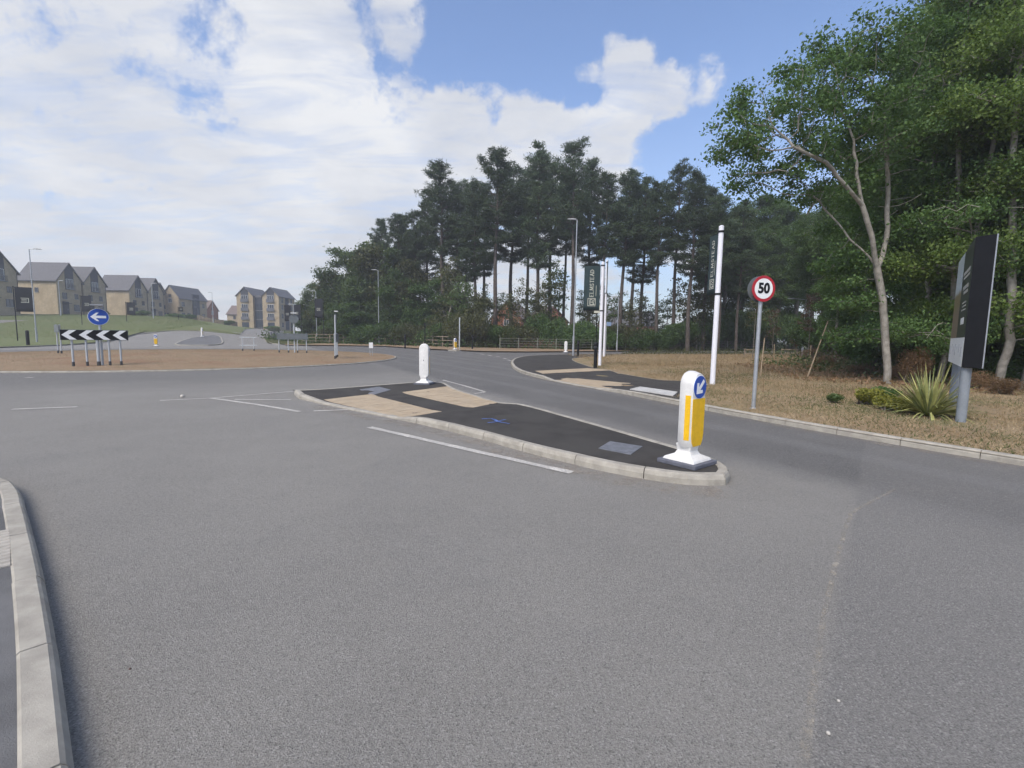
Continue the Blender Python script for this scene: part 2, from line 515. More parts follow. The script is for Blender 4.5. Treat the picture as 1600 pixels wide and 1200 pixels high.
def strip(pl, w, zf, m, name, parent=None, dz=0.006, wob=0.0, fade=False):
    P = resample(pl, 0.5); rows = []
    for i, p in enumerate(P):
        a = P[max(0, i - 1)]; b = P[min(len(P) - 1, i + 1)]; t = (b - a).normalized(); n = Vector((-t.y, t.x))
        ww = w / 2 * (1 + random.uniform(-wob, wob)); o = random.uniform(-wob, wob) * w * 0.6
        rows.append((p + n * (ww + o), p + n * o, p - n * (ww - o)))
    vs = [(p.x, p.y, zf(p.x, p.y) + dz) for rw in rows for p in rw]
    k = len(P); fs = []
    for i in range(k - 1): fs += [(3 * i, 3 * i + 1, 3 * i + 4, 3 * i + 3), (3 * i + 1, 3 * i + 2, 3 * i + 5, 3 * i + 4)]
    me = bpy.data.meshes.new(name); me.from_pydata(vs, [], fs)
    bm = bmesh.new(); bm.from_mesh(me)
    for fc in bm.faces:
        if fc.normal.z < 0: fc.normal_flip()
    bm.to_mesh(me); bm.free()
    if fade:
        at_ = me.attributes.new('spread', 'FLOAT', 'POINT')
        for i in range(k):
            e = 0.0 if i in (0, k - 1) else 1.0
            for c, v in enumerate((0.0, e, 0.0)): at_.data[3 * i + c].value = v
    me.materials.append(m)
    return obj(name, me, parent)


def text_mesh(s, size, bold=0.0, name='lettering'):
    cu = bpy.data.curves.new(name, 'FONT'); cu.body = s; cu.size = size; cu.offset = bold
    cu.align_x = 'CENTER'; cu.align_y = 'CENTER'; cu.extrude = 0.002; cu.resolution_u = 4
    o = bpy.data.objects.new(name, cu); COL.objects.link(o)
    dg = bpy.context.evaluated_depsgraph_get()
    me = bpy.data.meshes.new_from_object(o.evaluated_get(dg))
    bpy.data.objects.remove(o); bpy.data.curves.remove(cu)
    return me


def ordinal(i):
    w = ['first', 'second', 'third', 'fourth', 'fifth', 'sixth', 'seventh', 'eighth', 'ninth', 'tenth', 'eleventh', 'twelfth', 'thirteenth',
         'fourteenth', 'fifteenth', 'sixteenth', 'seventeenth', 'eighteenth', 'nineteenth', 'twentieth', 'twenty-first', 'twenty-second',
         'twenty-third', 'twenty-fourth', 'twenty-fifth', 'twenty-sixth', 'twenty-seventh', 'twenty-eighth', 'twenty-ninth', 'thirtieth']
    return w[i] if i < len(w) else '%dth' % (i + 1)


# ------------------------------------------------------------------ terrain
RBC, RBR = (-20.0, 29.2), 12.5


def sst(a, b, x):
    t = min(1, max(0, (x - a) / (b - a))); return t * t * (3 - 2 * t)


def hgt(x, y):
    if y < 40: return 0.0
    s = x / y
    w = sst(-0.42, -0.75, s); wr = sst(-0.30, -0.45, s)
    return 4.7 * sst(50, 108, y) * w + 0.028 * max(0, min(y, 150) - 85) * wr * (1 - w)


def gz(x, y, o=0.11): return hgt(x, y) + o


DIPS = []


def zverge(x, y):
    z = 0.11
    for c, d, a, b in DIPS:
        q = abs((x - c[0]) * -d[1] + (y - c[1]) * d[0])
        z -= 0.075 * (1 - sst(a, b, q))
    return z + hgt(x, y)


M_road = road_mat()
M_foot = mat('footway asphalt', (0.058, 0.054, 0.050), 0.9, 0.2, 2.2, 0.6, 130, var2=((0.070, 0.066, 0.060), 0.9), spec=0.2)
M_foot2 = mat('footway asphalt paler', (0.135, 0.134, 0.132), 0.85, 0.22, 1.6, 0.5, 130)
M_kerb = mat('concrete kerb', (0.36, 0.335, 0.285), 0.9, 0.18, 5.0, 0.3, 120, dirt=(0.27, 0.25, 0.21), spec=0.25)
M_tact = tactile_mat()
M_paint = paint_mat()
M_dry = ground_mat('dry mown grass', [(0.235, 0.17, 0.11), (0.33, 0.245, 0.16), (0.26, 0.165, 0.105), (0.19, 0.16, 0.09)], 0.3, 9)
M_verge = ground_mat('dry verge grass', [(0.25, 0.185, 0.112), (0.36, 0.275, 0.17), (0.20, 0.18, 0.09), (0.18, 0.135, 0.09)], 0.45, 16)
M_green = ground_mat('green bank grass', [(0.12, 0.145, 0.062), (0.16, 0.18, 0.082), (0.15, 0.16, 0.075), (0.19, 0.175, 0.10)], 0.12, 3.0, 0.5)
M_wood = ground_mat('woodland floor', [(0.05, 0.06, 0.022), (0.09, 0.095, 0.035), (0.07, 0.085, 0.03), (0.15, 0.10, 0.05)], 0.2, 4.0)

# far plain
xs = np.unique(np.concatenate([np.linspace(-3000, -250, 8), np.arange(-240, 241, 12), np.linspace(250, 3000, 8)]))
ys = np.unique(np.concatenate([np.linspace(-3000, -60, 6), np.arange(-48, 301, 12), np.linspace(320, 3000, 8)]))
gx, gy = np.meshgrid(xs, ys)
gv = np.array([(x, y, hgt(x, min(y, 400)) - 0.7) for x, y in zip(gx.ravel(), gy.ravel())])
nx_, ny_ = len(xs), len(ys)
ii = np.array([(j * nx_ + i, j * nx_ + i + 1, (j + 1) * nx_ + i + 1, (j + 1) * nx_ + i) for j in range(ny_ - 1) for i in range(nx_ - 1)])
tag(obj('ground', np_mesh('ground', gv, ii, M_wood)), kind='structure')

# asphalt sheet under everything that is driven on
road = sheet('road', [(-85, -25), (45, -25), (60, 40), (60, 75), (-5, 75), (-35, 85), (-85, 85)], lambda x, y: hgt(x, y), M_road, 4.0)
# the road that climbs away between the houses and the wood
NC = [(-25, 46), (-32, 62), (-43.5, 84), (-56, 108), (-68, 132), (-79, 156), (-96, 190)]
NCs = chaikin(NC, 2)
def offset_line(P, d):
    out = []
    for i, p in enumerate(P):
        a = P[max(0, i - 1)]; b = P[min(len(P) - 1, i + 1)]; t = (b - a).normalized(); out.append(p + Vector((-t.y, t.x)) * d)
    return out
nl = offset_line(NCs, 3.9); nr = offset_line(NCs, -3.9)
rib = offset_line(NCs, 6); rib2 = offset_line(NCs, -6)
rp = [tuple(p) for p in rib if p.y > 80] + [tuple(p) for p in reversed(rib2) if p.y > 80]
sheet('hill_road', rp, lambda x, y: hgt(x, y) + 0.004, M_road, 3.0)

# ---- far verges
v3 = [(-140, 10), (-62, 22)] + [tuple(at(px, py, 0)[:2]) for px, py in ((-60, 545), (0, 544), (43, 542.5), (100, 540), (165, 536.5), (225, 533))]
v3 = v3 + [tuple(p) for p in nl if p.y > 74]
v3poly = v3 + [(-260, 200), (-260, 10)]
V3 = sheet('green_bank', v3poly, zverge, M_green, 5.0, gridbox=(-200, -20, 20, 190))
kerb(chaikin(v3[1:], 1), 1, zverge, V3, M_kerb, far_joined=30)
v2a = [tuple(p) for p in reversed(nr) if p.y > 80] + [tuple(at(px, py, 0)[:2]) for px, py in ((411, 533), (418, 538), (445, 539.5), (520, 539.8), (600, 541), (652, 544.5), (700, 547), (760, 549.5), (820, 550))]
v2a += [(5.2, 53.5), (14, 56), (24, 59.5), (45, 65), (90, 74)]
v2poly = v2a + [(180, 90), (180, 260), (-60, 260), (-70, 200)]
V2 = sheet('woodland_floor', v2poly, zverge, M_wood, 6.0, gridbox=(-90, 100, 45, 190))
kerb(chaikin(v2a, 1), 1, zverge, V2, M_kerb, far_joined=30)
# dry strip between kerb and fence on the far side
dry = [tuple(at(px, py, 0.11)[:2]) for px, py in ((445, 539), (520, 539.3), (600, 540.5), (652, 544), (700, 546.3), (760, 548.7), (820, 549.2), (1000, 548), (1000, 544), (760, 541), (650, 537), (560, 535.5), (450, 535))]
sheet('dry_grass_strip', dry, lambda x, y: zverge(x, y) + 0.006, M_dry, 4.0)

# ---- right-hand verge with footway, crossing and kerb
cd = (Vector(at(712, 623, 0)[:2]) - Vector(at(600, 636, 0)[:2])).normalized()
cross_c = Vector(at(655, 630, 0)[:2])
cdv = Vector(at(905, 600, 0)[:2])
DIPS.append(((cross_c.x, cross_c.y), (cd.x, cd.y), 1.25, 2.3))
vk = [(12, -5), (10.0, 0.3), (8.4, 3.3)] + [tuple(at(px, py)[:2]) for px, py in
     ((1600, 728), (1380, 692), (1200, 660), (1100, 641), (1055, 632), (951, 611), (904, 604), (859, 595), (828, 587.5), (808, 581), (799.5, 573.5), (797.5, 567), (804, 561.6), (820, 558), (850, 556.2), (895, 555.2))]
vk += [(9.5, 44.0), (14.5, 47.0), (24, 50.5), (45, 57), (80, 64)]
vks = chaikin(vk, 2)
v1poly = [tuple(p) for p in vks] + [(140, 70), (140, -20), (14, -20)]
V1 = sheet('grass_verge', v1poly, lambda x, y: zverge(x, y) - 0.02, M_verge, 1.2, gridbox=(-1, 26, -6, 60))
kerb(vks, -1, zverge, V1, M_kerb, far_joined=46, curve=True, width=0.15)
fin = offset_line(vks, -0.14)
def near_i(P, q): return min(range(len(P)), key=lambda i: (P[i] - Vector(q)).length)
i0 = near_i(fin, at(1078, 630, .11)[:2]); i1 = near_i(fin, at(985, 553.5, .11)[:2])
ge = [at(px, py, .115)[:2] for px, py in ((985, 552.6), (900, 558.5), (893, 561), (897, 564.5), (908, 568.5), (928, 575), (958, 579.3), (994, 585), (1030, 590.5), (1062, 594.5), (1108, 599.5), (1097, 605))]
ges = chaikin([tuple(p) for p in ge], 1)
fpoly = [tuple(p) for p in fin[i0:i1 + 1]] + [tuple(p) for p in ges]
FW = sheet('footway', fpoly, lambda x, y: zverge(x, y), M_foot, 0.8)
strip([tuple(p) for p in ges], 0.05, lambda x, y: zverge(x, y), M_kerb, 'edging_kerb', FW, 0.012)
slabs([at(px, py, .04)[:2] for px, py in ((866, 593.8), (951, 608.6), (986, 598.8), (890, 590.2))], 8, 5, zverge, M_tact, FW)
slabs([at(px, py, .08)[:2] for px, py in ((836, 580.7), (848, 585), (960, 579.3), (917, 576.3))], 2, 14, zverge, M_tact, FW)
M_conc = mat('pale concrete', (0.50, 0.49, 0.46), 0.85, 0.12, 4, 0.2, 80)
slabs([at(px, py, .115)[:2] for px, py in ((984, 608.6), (1052, 619), (1059, 613), (1000, 604.6))], 2, 1, zverge, M_conc, FW, z0=0.02)

# ---- splitter island in front
isl_f = [at(px, py, z)[:2] for px, py, z in ((459, 613, 0.02), (461, 622, 0), (499, 631, 0), (542, 640, 0), (623, 656.5, 0), (663, 664, 0), (697, 672.5, 0), (746, 685, 0), (820, 707, 0), (905, 728, 0), (1015, 751, 0), (1085, 759.5, 0), (1125, 760.5, 0), (1147, 756, 0), (1155, 747, 0.02),
        (1150, 733.5, .11), (1130, 720.5, .11), (1087, 706, .11), (1052, 695.5, .11), (930, 661, .11), (820, 631, .11), (782, 629.6, .03), (742, 617, .03), (701, 604.6, .03), (687, 594.6, .1), (600, 600.5, .11), (470, 610.3, .11))]
def closed_chaikin(P, it):
    P = [Vector((p[0], p[1])) for p in P]
    for _ in range(it):
        Q = []
        for a, b in zip(P, P[1:] + P[:1]): Q += [a.lerp(b, 0.2), a.lerp(b, 0.8)]
        P = Q
    return P
ib = closed_chaikin(isl_f, 2)
def inset_closed(P, d):
    out = []; n = len(P)
    for i in range(n):
        t = (P[(i + 1) % n] - P[i - 1]).normalized(); out.append(P[i] + Vector((-t.y, t.x)) * d)
    return out
ITOP = inset_closed(ib, 0.13)
ISL = sheet('traffic_island', [tuple(p) for p in ITOP], lambda x, y: zverge(x, y), M_foot, 0.35)
kerb(ib + [ib[0]], 1, zverge, ISL, M_kerb, curve=True, width=0.14)
slabs([at(px, py, .03)[:2] for px, py in ((506, 626.2), (582, 618), (690.6, 645), (634, 655))], 6, 9, zverge, M_tact, ISL)
slabs([at(px, py, .03)[:2] for px, py in ((628, 614.5), (699, 606.3), (778, 630), (739, 639))], 6, 9, zverge, M_tact, ISL)
M_cover = mat('steel access cover', (0.20, 0.205, 0.22), 0.55, 0.2, 9, 0.4, 90, metal=0.3)
for q in (((935, 701), (953, 690), (1004, 698), (985, 711)), ((562, 609), (592, 604.5), (611, 608.5), (580, 614.5))):
    P = [at(px, py, .11)[:2] for px, py in q]; c = sum((Vector(p) for p in P), Vector((0, 0))) / 4
    lo = [(p[0], p[1], zverge(*p) - 0.01) for p in P]; hi = [(p[0], p[1], zverge(*p) + 0.008) for p in P]
    cv = B().loft([lo, hi]).build('access_cover', M_cover, ISL)
M_blue = mat('blue marker spray', (0.10, 0.17, 0.42), 0.8, 0.3, 20)
bm_ = empty('spray_marking', (0, 0, 0)); tag(bm_, 'blue sprayed utility mark on the dark asphalt of the near island', 'marking')
for q in ([(753, 655), (768, 654.5), (776, 659), (790, 656)], [(762, 661), (778, 659.5), (797, 662.5)], [(770, 655), (782, 660)]):
    strip([at(px, py, .11)[:2] for px, py in q], 0.045, zverge, M_blue, 'paint_stroke', bm_, 0.008, 0.35)

# ---- near-left footway
vn = [(3.0, -3.0), (-0.6, 0.65)] + [tuple(at(px, py)[:2]) for px, py in ((117, 1200), (107, 1104), (87, 992), (67, 896), (53, 844), (37, 788), (25, 768), (8, 758), (-8, 754))] + [(-6.6, 5.1), (-9.5, 5.0), (-16, 3.5), (-26, 0.0)]
vns = chaikin(vn, 1)
NF = sheet('near_footway', [tuple(p) for p in offset_line(vns, 0.12)] + [(-26, -12), (0, -12)], lambda x, y: 0.105, M_foot2, 0.8, gridbox=(-8, 1, -2, 6))
kerb(vns, 1, lambda x, y: 0.11, NF, M_kerb, curve=True, width=0.14)
M_rib = mat('ribbed paving', (0.40, 0.37, 0.32), 0.85, 0.15, 6, 0.2, 90)
qa, qb = Vector(at(18, 826, .11)[:2]), Vector(at(21, 916, .11)[:2])
dv = (qb - qa); nv = Vector((-dv.y, dv.x)).normalized()
if nv.x > 0: nv = -nv
for i in range(2):
    for j in range(2):
        u = dv.normalized(); o0 = qa + u * (0.4 * i) + nv * (0.4 * j + 0.01)
        P = [o0, o0 + u * 0.395, o0 + u * 0.395 + nv * 0.395, o0 + nv * 0.395]
        sb = B().loft([[(p.x, p.y, 0.09) for p in P], [(p.x, p.y, 0.112) for p in P]]).build('paving_slab', M_rib, NF)
        for k in range(6):
            a = o0 + u * (0.03 + k * 0.0665); bq = a + u * 0.033
            Q = [a, bq, bq + nv * 0.39, a + nv * 0.39]
            B().loft([[(p.x, p.y, 0.111) for p in Q], [(p.x, p.y, 0.119) for p in [Q[0].lerp(Q[1], .2), Q[1].lerp(Q[0], .2), Q[2].lerp(Q[3], .2), Q[3].lerp(Q[2], .2)]]]).build('paving_rib', M_rib, sb)

# ---- roundabout centre
rp_ = [(RBC[0] + RBR * math.cos(-2 * math.pi * i / 72), RBC[1] + RBR * math.sin(-2 * math.pi * i / 72)) for i in range(72)]
def zrb(x, y):
    d = math.hypot(x - RBC[0], y - RBC[1]) / RBR
    return 0.07 + 0.22 * max(0, 1 - d * d)
RB = sheet('roundabout_island', [tuple(p) for p in inset_closed([Vector(p) for p in rp_], -0.12)], zrb, M_dry, 1.5)
kerb([Vector(p) for p in rp_] + [Vector(rp_[0])], -1, lambda x, y: 0.06, RB, M_kerb, far_joined=33, width=0.13)

# ---- far splitter islands (raised, with kerbs)
def small_island(px_poly, name, z=0.10):
    P = [tuple(at(px, py, 0)[:2]) for px, py in px_poly]
    c = sum((Vector(p) for p in P), Vector((0, 0))) / len(P)
    area = sum(P[i][0] * P[(i + 1) % len(P)][1] - P[(i + 1) % len(P)][0] * P[i][1] for i in range(len(P)))
    if area < 0: P = P[::-1]
    Pc = closed_chaikin(P, 2)
    o = sheet(name, [tuple(p) for p in inset_closed(Pc, 0.1)], lambda x, y: hgt(x, y) + z, M_foot2, 2.0)
    b = B(); n = len(Pc); ins = inset_closed(Pc, 0.16)
    for i in range(n):
        a, d, e, f2 = Pc[i], Pc[(i + 1) % n], ins[(i + 1) % n], ins[i]
        rr = []
        for p in (a, d, e, f2): rr.append((p.x, p.y, hgt(p.x, p.y)))
        b.loft([[(x, y, zz - 0.05) for x, y, zz in rr], [(x, y, zz + z + 0.012) for x, y, zz in rr]])
    k = b.build('distant_kerb', M_kerb, o); k['kind'] = 'stuff'
    return o
small_island([(697, 548), (706, 545.3), (745, 544.6), (742, 547.5), (715, 549.2)], 'far_island')
small_island([(264, 540.2), (290, 536), (345, 534), (352, 540.5)], 'hill_road_island')
small_island([(632, 542.8), (655, 543), (652, 544.2), (632, 543.8)], 'far_kerb_build_out')

# ---- painted markings
def line_px(q, w, name='painted_line', z=0.0):
    return strip([at(px, py, z)[:2] for px, py in q], w, lambda x, y: hgt(x, y), M_paint, name, road, 0.007, 0.12)
line_px([(577, 668), (893, 739)], 0.12)
line_px([(330, 622.5), (400, 632), (468, 643.5)], 0.10)
line_px([(366, 624.5), (454, 624.7)], 0.10)
line_px([(490, 642.5), (543, 640.5)], 0.10)
line_px([(250, 626), (330, 622.3), (458, 611.8)], 0.09)
line_px([(18, 640), (120, 636)], 0.13)
line_px([(692, 594), (724, 602.5), (758, 612.6)], 0.10)
line_px([(741, 615), (758, 613.4)], 0.10)
for a, b in (((750, 553), (757, 554)), ((762, 555), (768, 556)), ((775, 557), (781, 557.6)), ((786, 560), (792, 561)), ((792, 562.5), (799, 563.5))):
    line_px([a, b], 0.2)
line_px([(40, 590), (52, 590)], 0.15)
for a, b in (((225, 541), (262, 539.6)), ((300, 543.5), (350, 543))): line_px([a, b], 0.15)
# construction joint
M_seam = mat('sandy road joint', (0.37, 0.335, 0.275), 0.95, 0.2, 30)
def seam_mat():
    t = M_seam.node_tree; g = G(t)
    p = t.nodes['Principled BSDF']; tc = g.n('ShaderNodeNewGeometry').outputs['Position']
    out = t.nodes['Material Output']; tr = g.n('ShaderNodeBsdfTransparent'); mx = g.n('ShaderNodeMixShader')
    g.l(g.ss(g.noise(tc, 9, 7, 0.78), 0.40, 0.72), mx.inputs[0]); g.l(tr.outputs[0], mx.inputs[1]); g.l(p.outputs[0], mx.inputs[2]); g.l(mx.outputs[0], out.inputs[0])
seam_mat()
strip([at(px, py)[:2] for px, py in ((1400, 764), (1365, 782), (1330, 802), (1318, 835), (1303, 890), (1288, 960), (1276, 1040), (1265, 1110), (1254, 1200), (1248, 1290))], 0.034, lambda x, y: 0, M_seam, 'joint_seam', road, 0.003, 0.2)
M_dust = mat('beige road dust', (0.33, 0.285, 0.23), 0.95, 0.3, 12)
def dust_mat():
    t = M_dust.node_tree; g = G(t)
    p = t.nodes['Principled BSDF']; tc = g.n('ShaderNodeNewGeometry').outputs['Position']
    out = t.nodes['Material Output']; tr = g.n('ShaderNodeBsdfTransparent'); mx = g.n('ShaderNodeMixShader')
    f = g.m('MULTIPLY', g.ss(g.m('ADD', g.noise(tc, 3.5, 6, 0.7), g.m('MULTIPLY', g.noise(tc, 60, 3, 0.6), 0.3)), 0.5, 0.9), 0.6)
    at_ = g.n('ShaderNodeAttribute', attribute_name='spread')
    f = g.m('MULTIPLY', f, g.ss(at_.outputs['Fac'], 0.0, 0.9))
    g.l(f, mx.inputs[0]); g.l(tr.outputs[0], mx.inputs[1]); g.l(p.outputs[0], mx.inputs[2]); g.l(mx.outputs[0], out.inputs[0])
dust_mat()
strip([tuple(p) for p in offset_line(chaikin(isl_f[2:13], 1), -0.20)], 0.62, lambda x, y: 0, M_dust, 'kerbside_dust', road, 0.003, 0.12, True)
strip([tuple(p) for p in offset_line([q for q in vks if q.y < 20], 0.12)], 0.5, lambda x, y: 0, M_dust, 'kerbside_dust', road, 0.003, 0.12, True)
# small stones on the carriageway
M_peb = mat('pale pebble', (0.50, 0.47, 0.42), 0.8, 0.2, 30)
for i, (px, py, r, w) in enumerate(((1294, 1147, 0.009, 'pale pebble on the road near the sandy joint, close to the lower edge'), (1310, 1096, 0.007, 'small buff pebble on the road beside the sandy joint'), (203, 1046, 0.006, 'tiny dark stone on the road beside the near left kerb'), (285, 621, 0.05, 'small pale lump on the road before the give-way paint'))):
    p = at(px, py)
    ob = B().lathe([(r * 0.7, 0), (r, r * 0.5), (r * 0.8, r * 1.1), (r * 0.3, r * 1.4)], 9).build('pebble', M_peb if i != 2 else mat('dark stone', (0.12, 0.08, 0.07), 0.9), None, (p.x, p.y, 0.0), smooth='all')
    tag(ob, w, 'pebble')

# ------------------------------------------------------------------ vegetation
M_bark = mat('grey bark', (0.17, 0.15, 0.125), 0.95, 0.35, 6, 0.8, 25)
M_pbark = mat('pine bark', (0.088, 0.073, 0.062), 0.95, 0.4, 4, 0.8, 20)
M_pale = mat('pale smooth bark', (0.27, 0.25, 0.215), 0.9, 0.3, 5, 0.5, 30)
L_pine = leaf_mat('pine needles', (0.036, 0.062, 0.030), (0.080, 0.115, 0.055), (0.060, 0.088, 0.046), 0.15)
L_dark = leaf_mat('dark leaves', (0.052, 0.098, 0.032), (0.125, 0.20, 0.062), (0.078, 0.135, 0.042), 0.38)
L_mid = leaf_mat('fresh leaves', (0.062, 0.128, 0.038), (0.165, 0.262, 0.085), (0.105, 0.190, 0.058), 0.42)
L_spring = leaf_mat('bright yellow green leaves', (0.09, 0.155, 0.036), (0.22, 0.30, 0.080), (0.14, 0.21, 0.056), 0.45)  # brighter, yellower leaf colour for some of the slim trees
L_under = leaf_mat('undergrowth leaves', (0.055, 0.080, 0.026), (0.115, 0.140, 0.05), (0.10, 0.10, 0.045), 0.3)
L_lite = leaf_mat('light leaves', (0.055, 0.100, 0.030), (0.13, 0.175, 0.065), (0.085, 0.13, 0.045), 0.35)
L_olive = leaf_mat('olive leaves', (0.060, 0.068, 0.028), (0.115, 0.115, 0.05), (0.08, 0.09, 0.035), 0.3)
L_rust = leaf_mat('rusty leaves', (0.17, 0.10, 0.055), (0.29, 0.18, 0.10), (0.21, 0.13, 0.075), 0.25)
L_maroon = leaf_mat('maroon leaves', (0.075, 0.040, 0.032), (0.13, 0.075, 0.05), (0.09, 0.05, 0.04), 0.25)
L_yellow = leaf_mat('yellow green leaves', (0.16, 0.18, 0.03), (0.30, 0.28, 0.05), (0.20, 0.20, 0.04), 0.3)
L_straw = leaf_mat('straw blades', (0.28, 0.205, 0.122), (0.47, 0.365, 0.23), (0.33, 0.24, 0.145), 0.25, 0.8)
L_bank = leaf_mat('bank grass blades', (0.10, 0.13, 0.05), (0.18, 0.20, 0.09), (0.15, 0.16, 0.075), 0.3, 0.8)
L_green = leaf_mat('grass blades', (0.07, 0.105, 0.028), (0.15, 0.18, 0.06), (0.11, 0.13, 0.045), 0.3, 0.7)


def unit(v): return v / np.maximum(np.linalg.norm(v, axis=-1, keepdims=True), 1e-9)


def leaf_cards(rng, C, size, up=0.35, aspect=0.62, name='crown', m=None):
    """diamond leaves at centres C"""
    n = len(C)
    nr = unit(rng.normal(size=(n, 3)) + np.array([0, 0, up]))
    a = unit(np.cross(nr, rng.normal(size=(n, 3)))); b = np.cross(nr, a)
    s = size * rng.uniform(0.6, 1.35, (n, 1))
    fold = nr * s * 0.18
    v = np.stack([C - a * s, C + b * s * aspect + fold, C + a * s, C - b * s * aspect + fold], 1).reshape(-1, 3)
    f = np.arange(4 * n).reshape(-1, 4)
    return np_mesh(name, v, f, m)


def blades(rng, base, direc, length, width, name, m, bend=0.0):
    n = len(base)
    side = unit(np.cross(direc, rng.normal(size=(n, 3)))) * np.reshape(width, (-1, 1)) * 0.5
    L = np.reshape(length, (-1, 1))
    tip = base + direc * L + np.array([0, 0, -1]) * bend * L
    v = np.stack([base - side, base + side, tip], 1).reshape(-1, 3)
    return np_mesh(name, v, np.arange(3 * n).reshape(-1, 3), m)


def grow(rng, lines, attr, step, kill, iters=90, up=0.12, infl=1e9):
    pos, par = [], []
    for ln in lines:
        start = ln[0]
        if not pos: pos.append(np.array(start, float)); par.append(-1); prev = 0
        else: prev = int(np.argmin(np.linalg.norm(np.array(pos) - np.array(start), axis=1)))
        for a, b in zip(ln, ln[1:]):
            a, b = np.array(a, float), np.array(b, float); k = max(1, int(np.linalg.norm(b - a) / step))
            for i in range(1, k + 1):
                pos.append(a + (b - a) * i / k + rng.normal(size=3) * step * 0.04); par.append(prev); prev = len(pos) - 1
    P = np.array(pos); A = np.array(attr)
    d = np.linalg.norm(A[:, None] - P[None], axis=2); bi = d.argmin(1); bd = d.min(1)
    for it in range(iters):
        if len(A) == 0: break
        vec = unit(A - P[bi]); ids = np.unique(bi[bd < infl])
        new, np_ = [], []
        for i in ids:
            v = vec[bi == i].sum(0); v = v / (np.linalg.norm(v) + 1e-9) + rng.normal(size=3) * 0.16 + np.array([0, 0, up])
            new.append(P[i] + v / np.linalg.norm(v) * step); np_.append(i)
        N = np.array(new); n0 = len(P)
        P = np.vstack([P, N]); par += np_
        dn = np.linalg.norm(A[:, None] - N[None], axis=2); j = dn.argmin(1); dm = dn.min(1)
        better = dm < bd; bi = np.where(better, j + n0, bi); bd = np.where(better, dm, bd)
        keep = bd > kill; A, bi, bd = A[keep], bi[keep], bd[keep]
    return P, np.array(par)


def wood_mesh(name, P, par, r_base, m, r_tip=0.010, expo=2.3, rmin=0.0, sides=6):
    n = len(P); acc = np.zeros(n); kids = np.zeros(n, int)
    for i in range(n - 1, -1, -1):
        if kids[i] == 0: acc[i] = r_tip ** expo
        if par[i] >= 0: acc[par[i]] += acc[i]; kids[par[i]] += 1
    r = acc ** (1 / expo); r = r_tip + (r - r_tip) * (r_base - r_tip) / max(r[0] - r_tip, 1e-6)
    vs, fs = [], []; off = 0
    for i in range(1, n):
        p = par[i]
        if r[i] < rmin: continue
        k = sides if r[i] > 0.05 else (4 if r[i] > 0.02 else 3)
        ax = P[i] - P[p]; L = np.linalg.norm(ax)
        if L < 1e-6: continue
        ax = ax / L; t = np.array([1, 0, 0]) if abs(ax[0]) < 0.7 else np.array([0, 1, 0])
        a = np.cross(ax, t); a /= np.linalg.norm(a); b = np.cross(ax, a)
        w = np.arange(k) * 2 * math.pi / k; ring = np.outer(np.cos(w), a) + np.outer(np.sin(w), b)
        r0 = min(r[p], r[i] * 1.22)
        vs.append(P[p] - ax * r[i] * 0.3 + ring * r0); vs.append(P[i] + ring * r[i])
        q = np.arange(k); fs.append(np.stack([off + q, off + (q + 1) % k, off + k + (q + 1) % k, off + k + q], 1)); off += 2 * k
    me = np_mesh(name, np.vstack(vs), np.vstack(fs), m); me.shade_smooth()
    return me, r


def blob_points(rng, blobs, n):
    vol = np.array([b[1][0] * b[1][1] * b[1][2] for b in blobs]); k = rng.multinomial(n, vol / vol.sum())
    out = []
    for (c, rr), q in zip(blobs, k):
        v = unit(rng.normal(size=(q, 3))) * (rng.random((q, 1)) ** 0.42)
        out.append(np.array(c) + v * np.array(rr))
    return np.vstack(out)


def broadleaf(seed, lines, blobs, n_attr, leaf, n_leaf, r_base, lm, bm, step=0.38, spread=0.42, rmin=0.0, tw=0.022, clump=0.55):
    rng = np.random.default_rng(seed)
    A = blob_points(rng, blobs, n_attr)
    P, par = grow(rng, lines, A, step, step * 1.25)
    wm, r = wood_mesh('trunk', P, par, r_base, bm, rmin=rmin)
    tips = np.where(r < tw)[0]
    if len(tips) < 10: tips = np.argsort(r)[:len(r) // 2]
    w = rng.random(len(tips)) ** 2.6; w /= w.sum()
    pick = rng.choice(tips, n_leaf, p=w)
    C = P[pick] + rng.normal(size=(n_leaf, 3)) * np.array([spread, spread, spread * clump])
    cm = leaf_cards(rng, C, leaf, m=lm)
    return wm, cm


def make_tree(name, wm, cm, loc, rz, sc=(1, 1, 1)):
    t = empty(name, loc, rz); t.scale = sc
    o = obj('trunk', wm, t); c = obj('crown', cm, t)
    return t


def hor(px): return 525 + (px - 800) * math.tan(ROLL)


def spot(px, Y):
    p = atY(px, hor(px), Y); return p.x, p.y


def top_h(px, py, Y): return (hor(px) - py) / F * Y * 1.0 + CAM_H

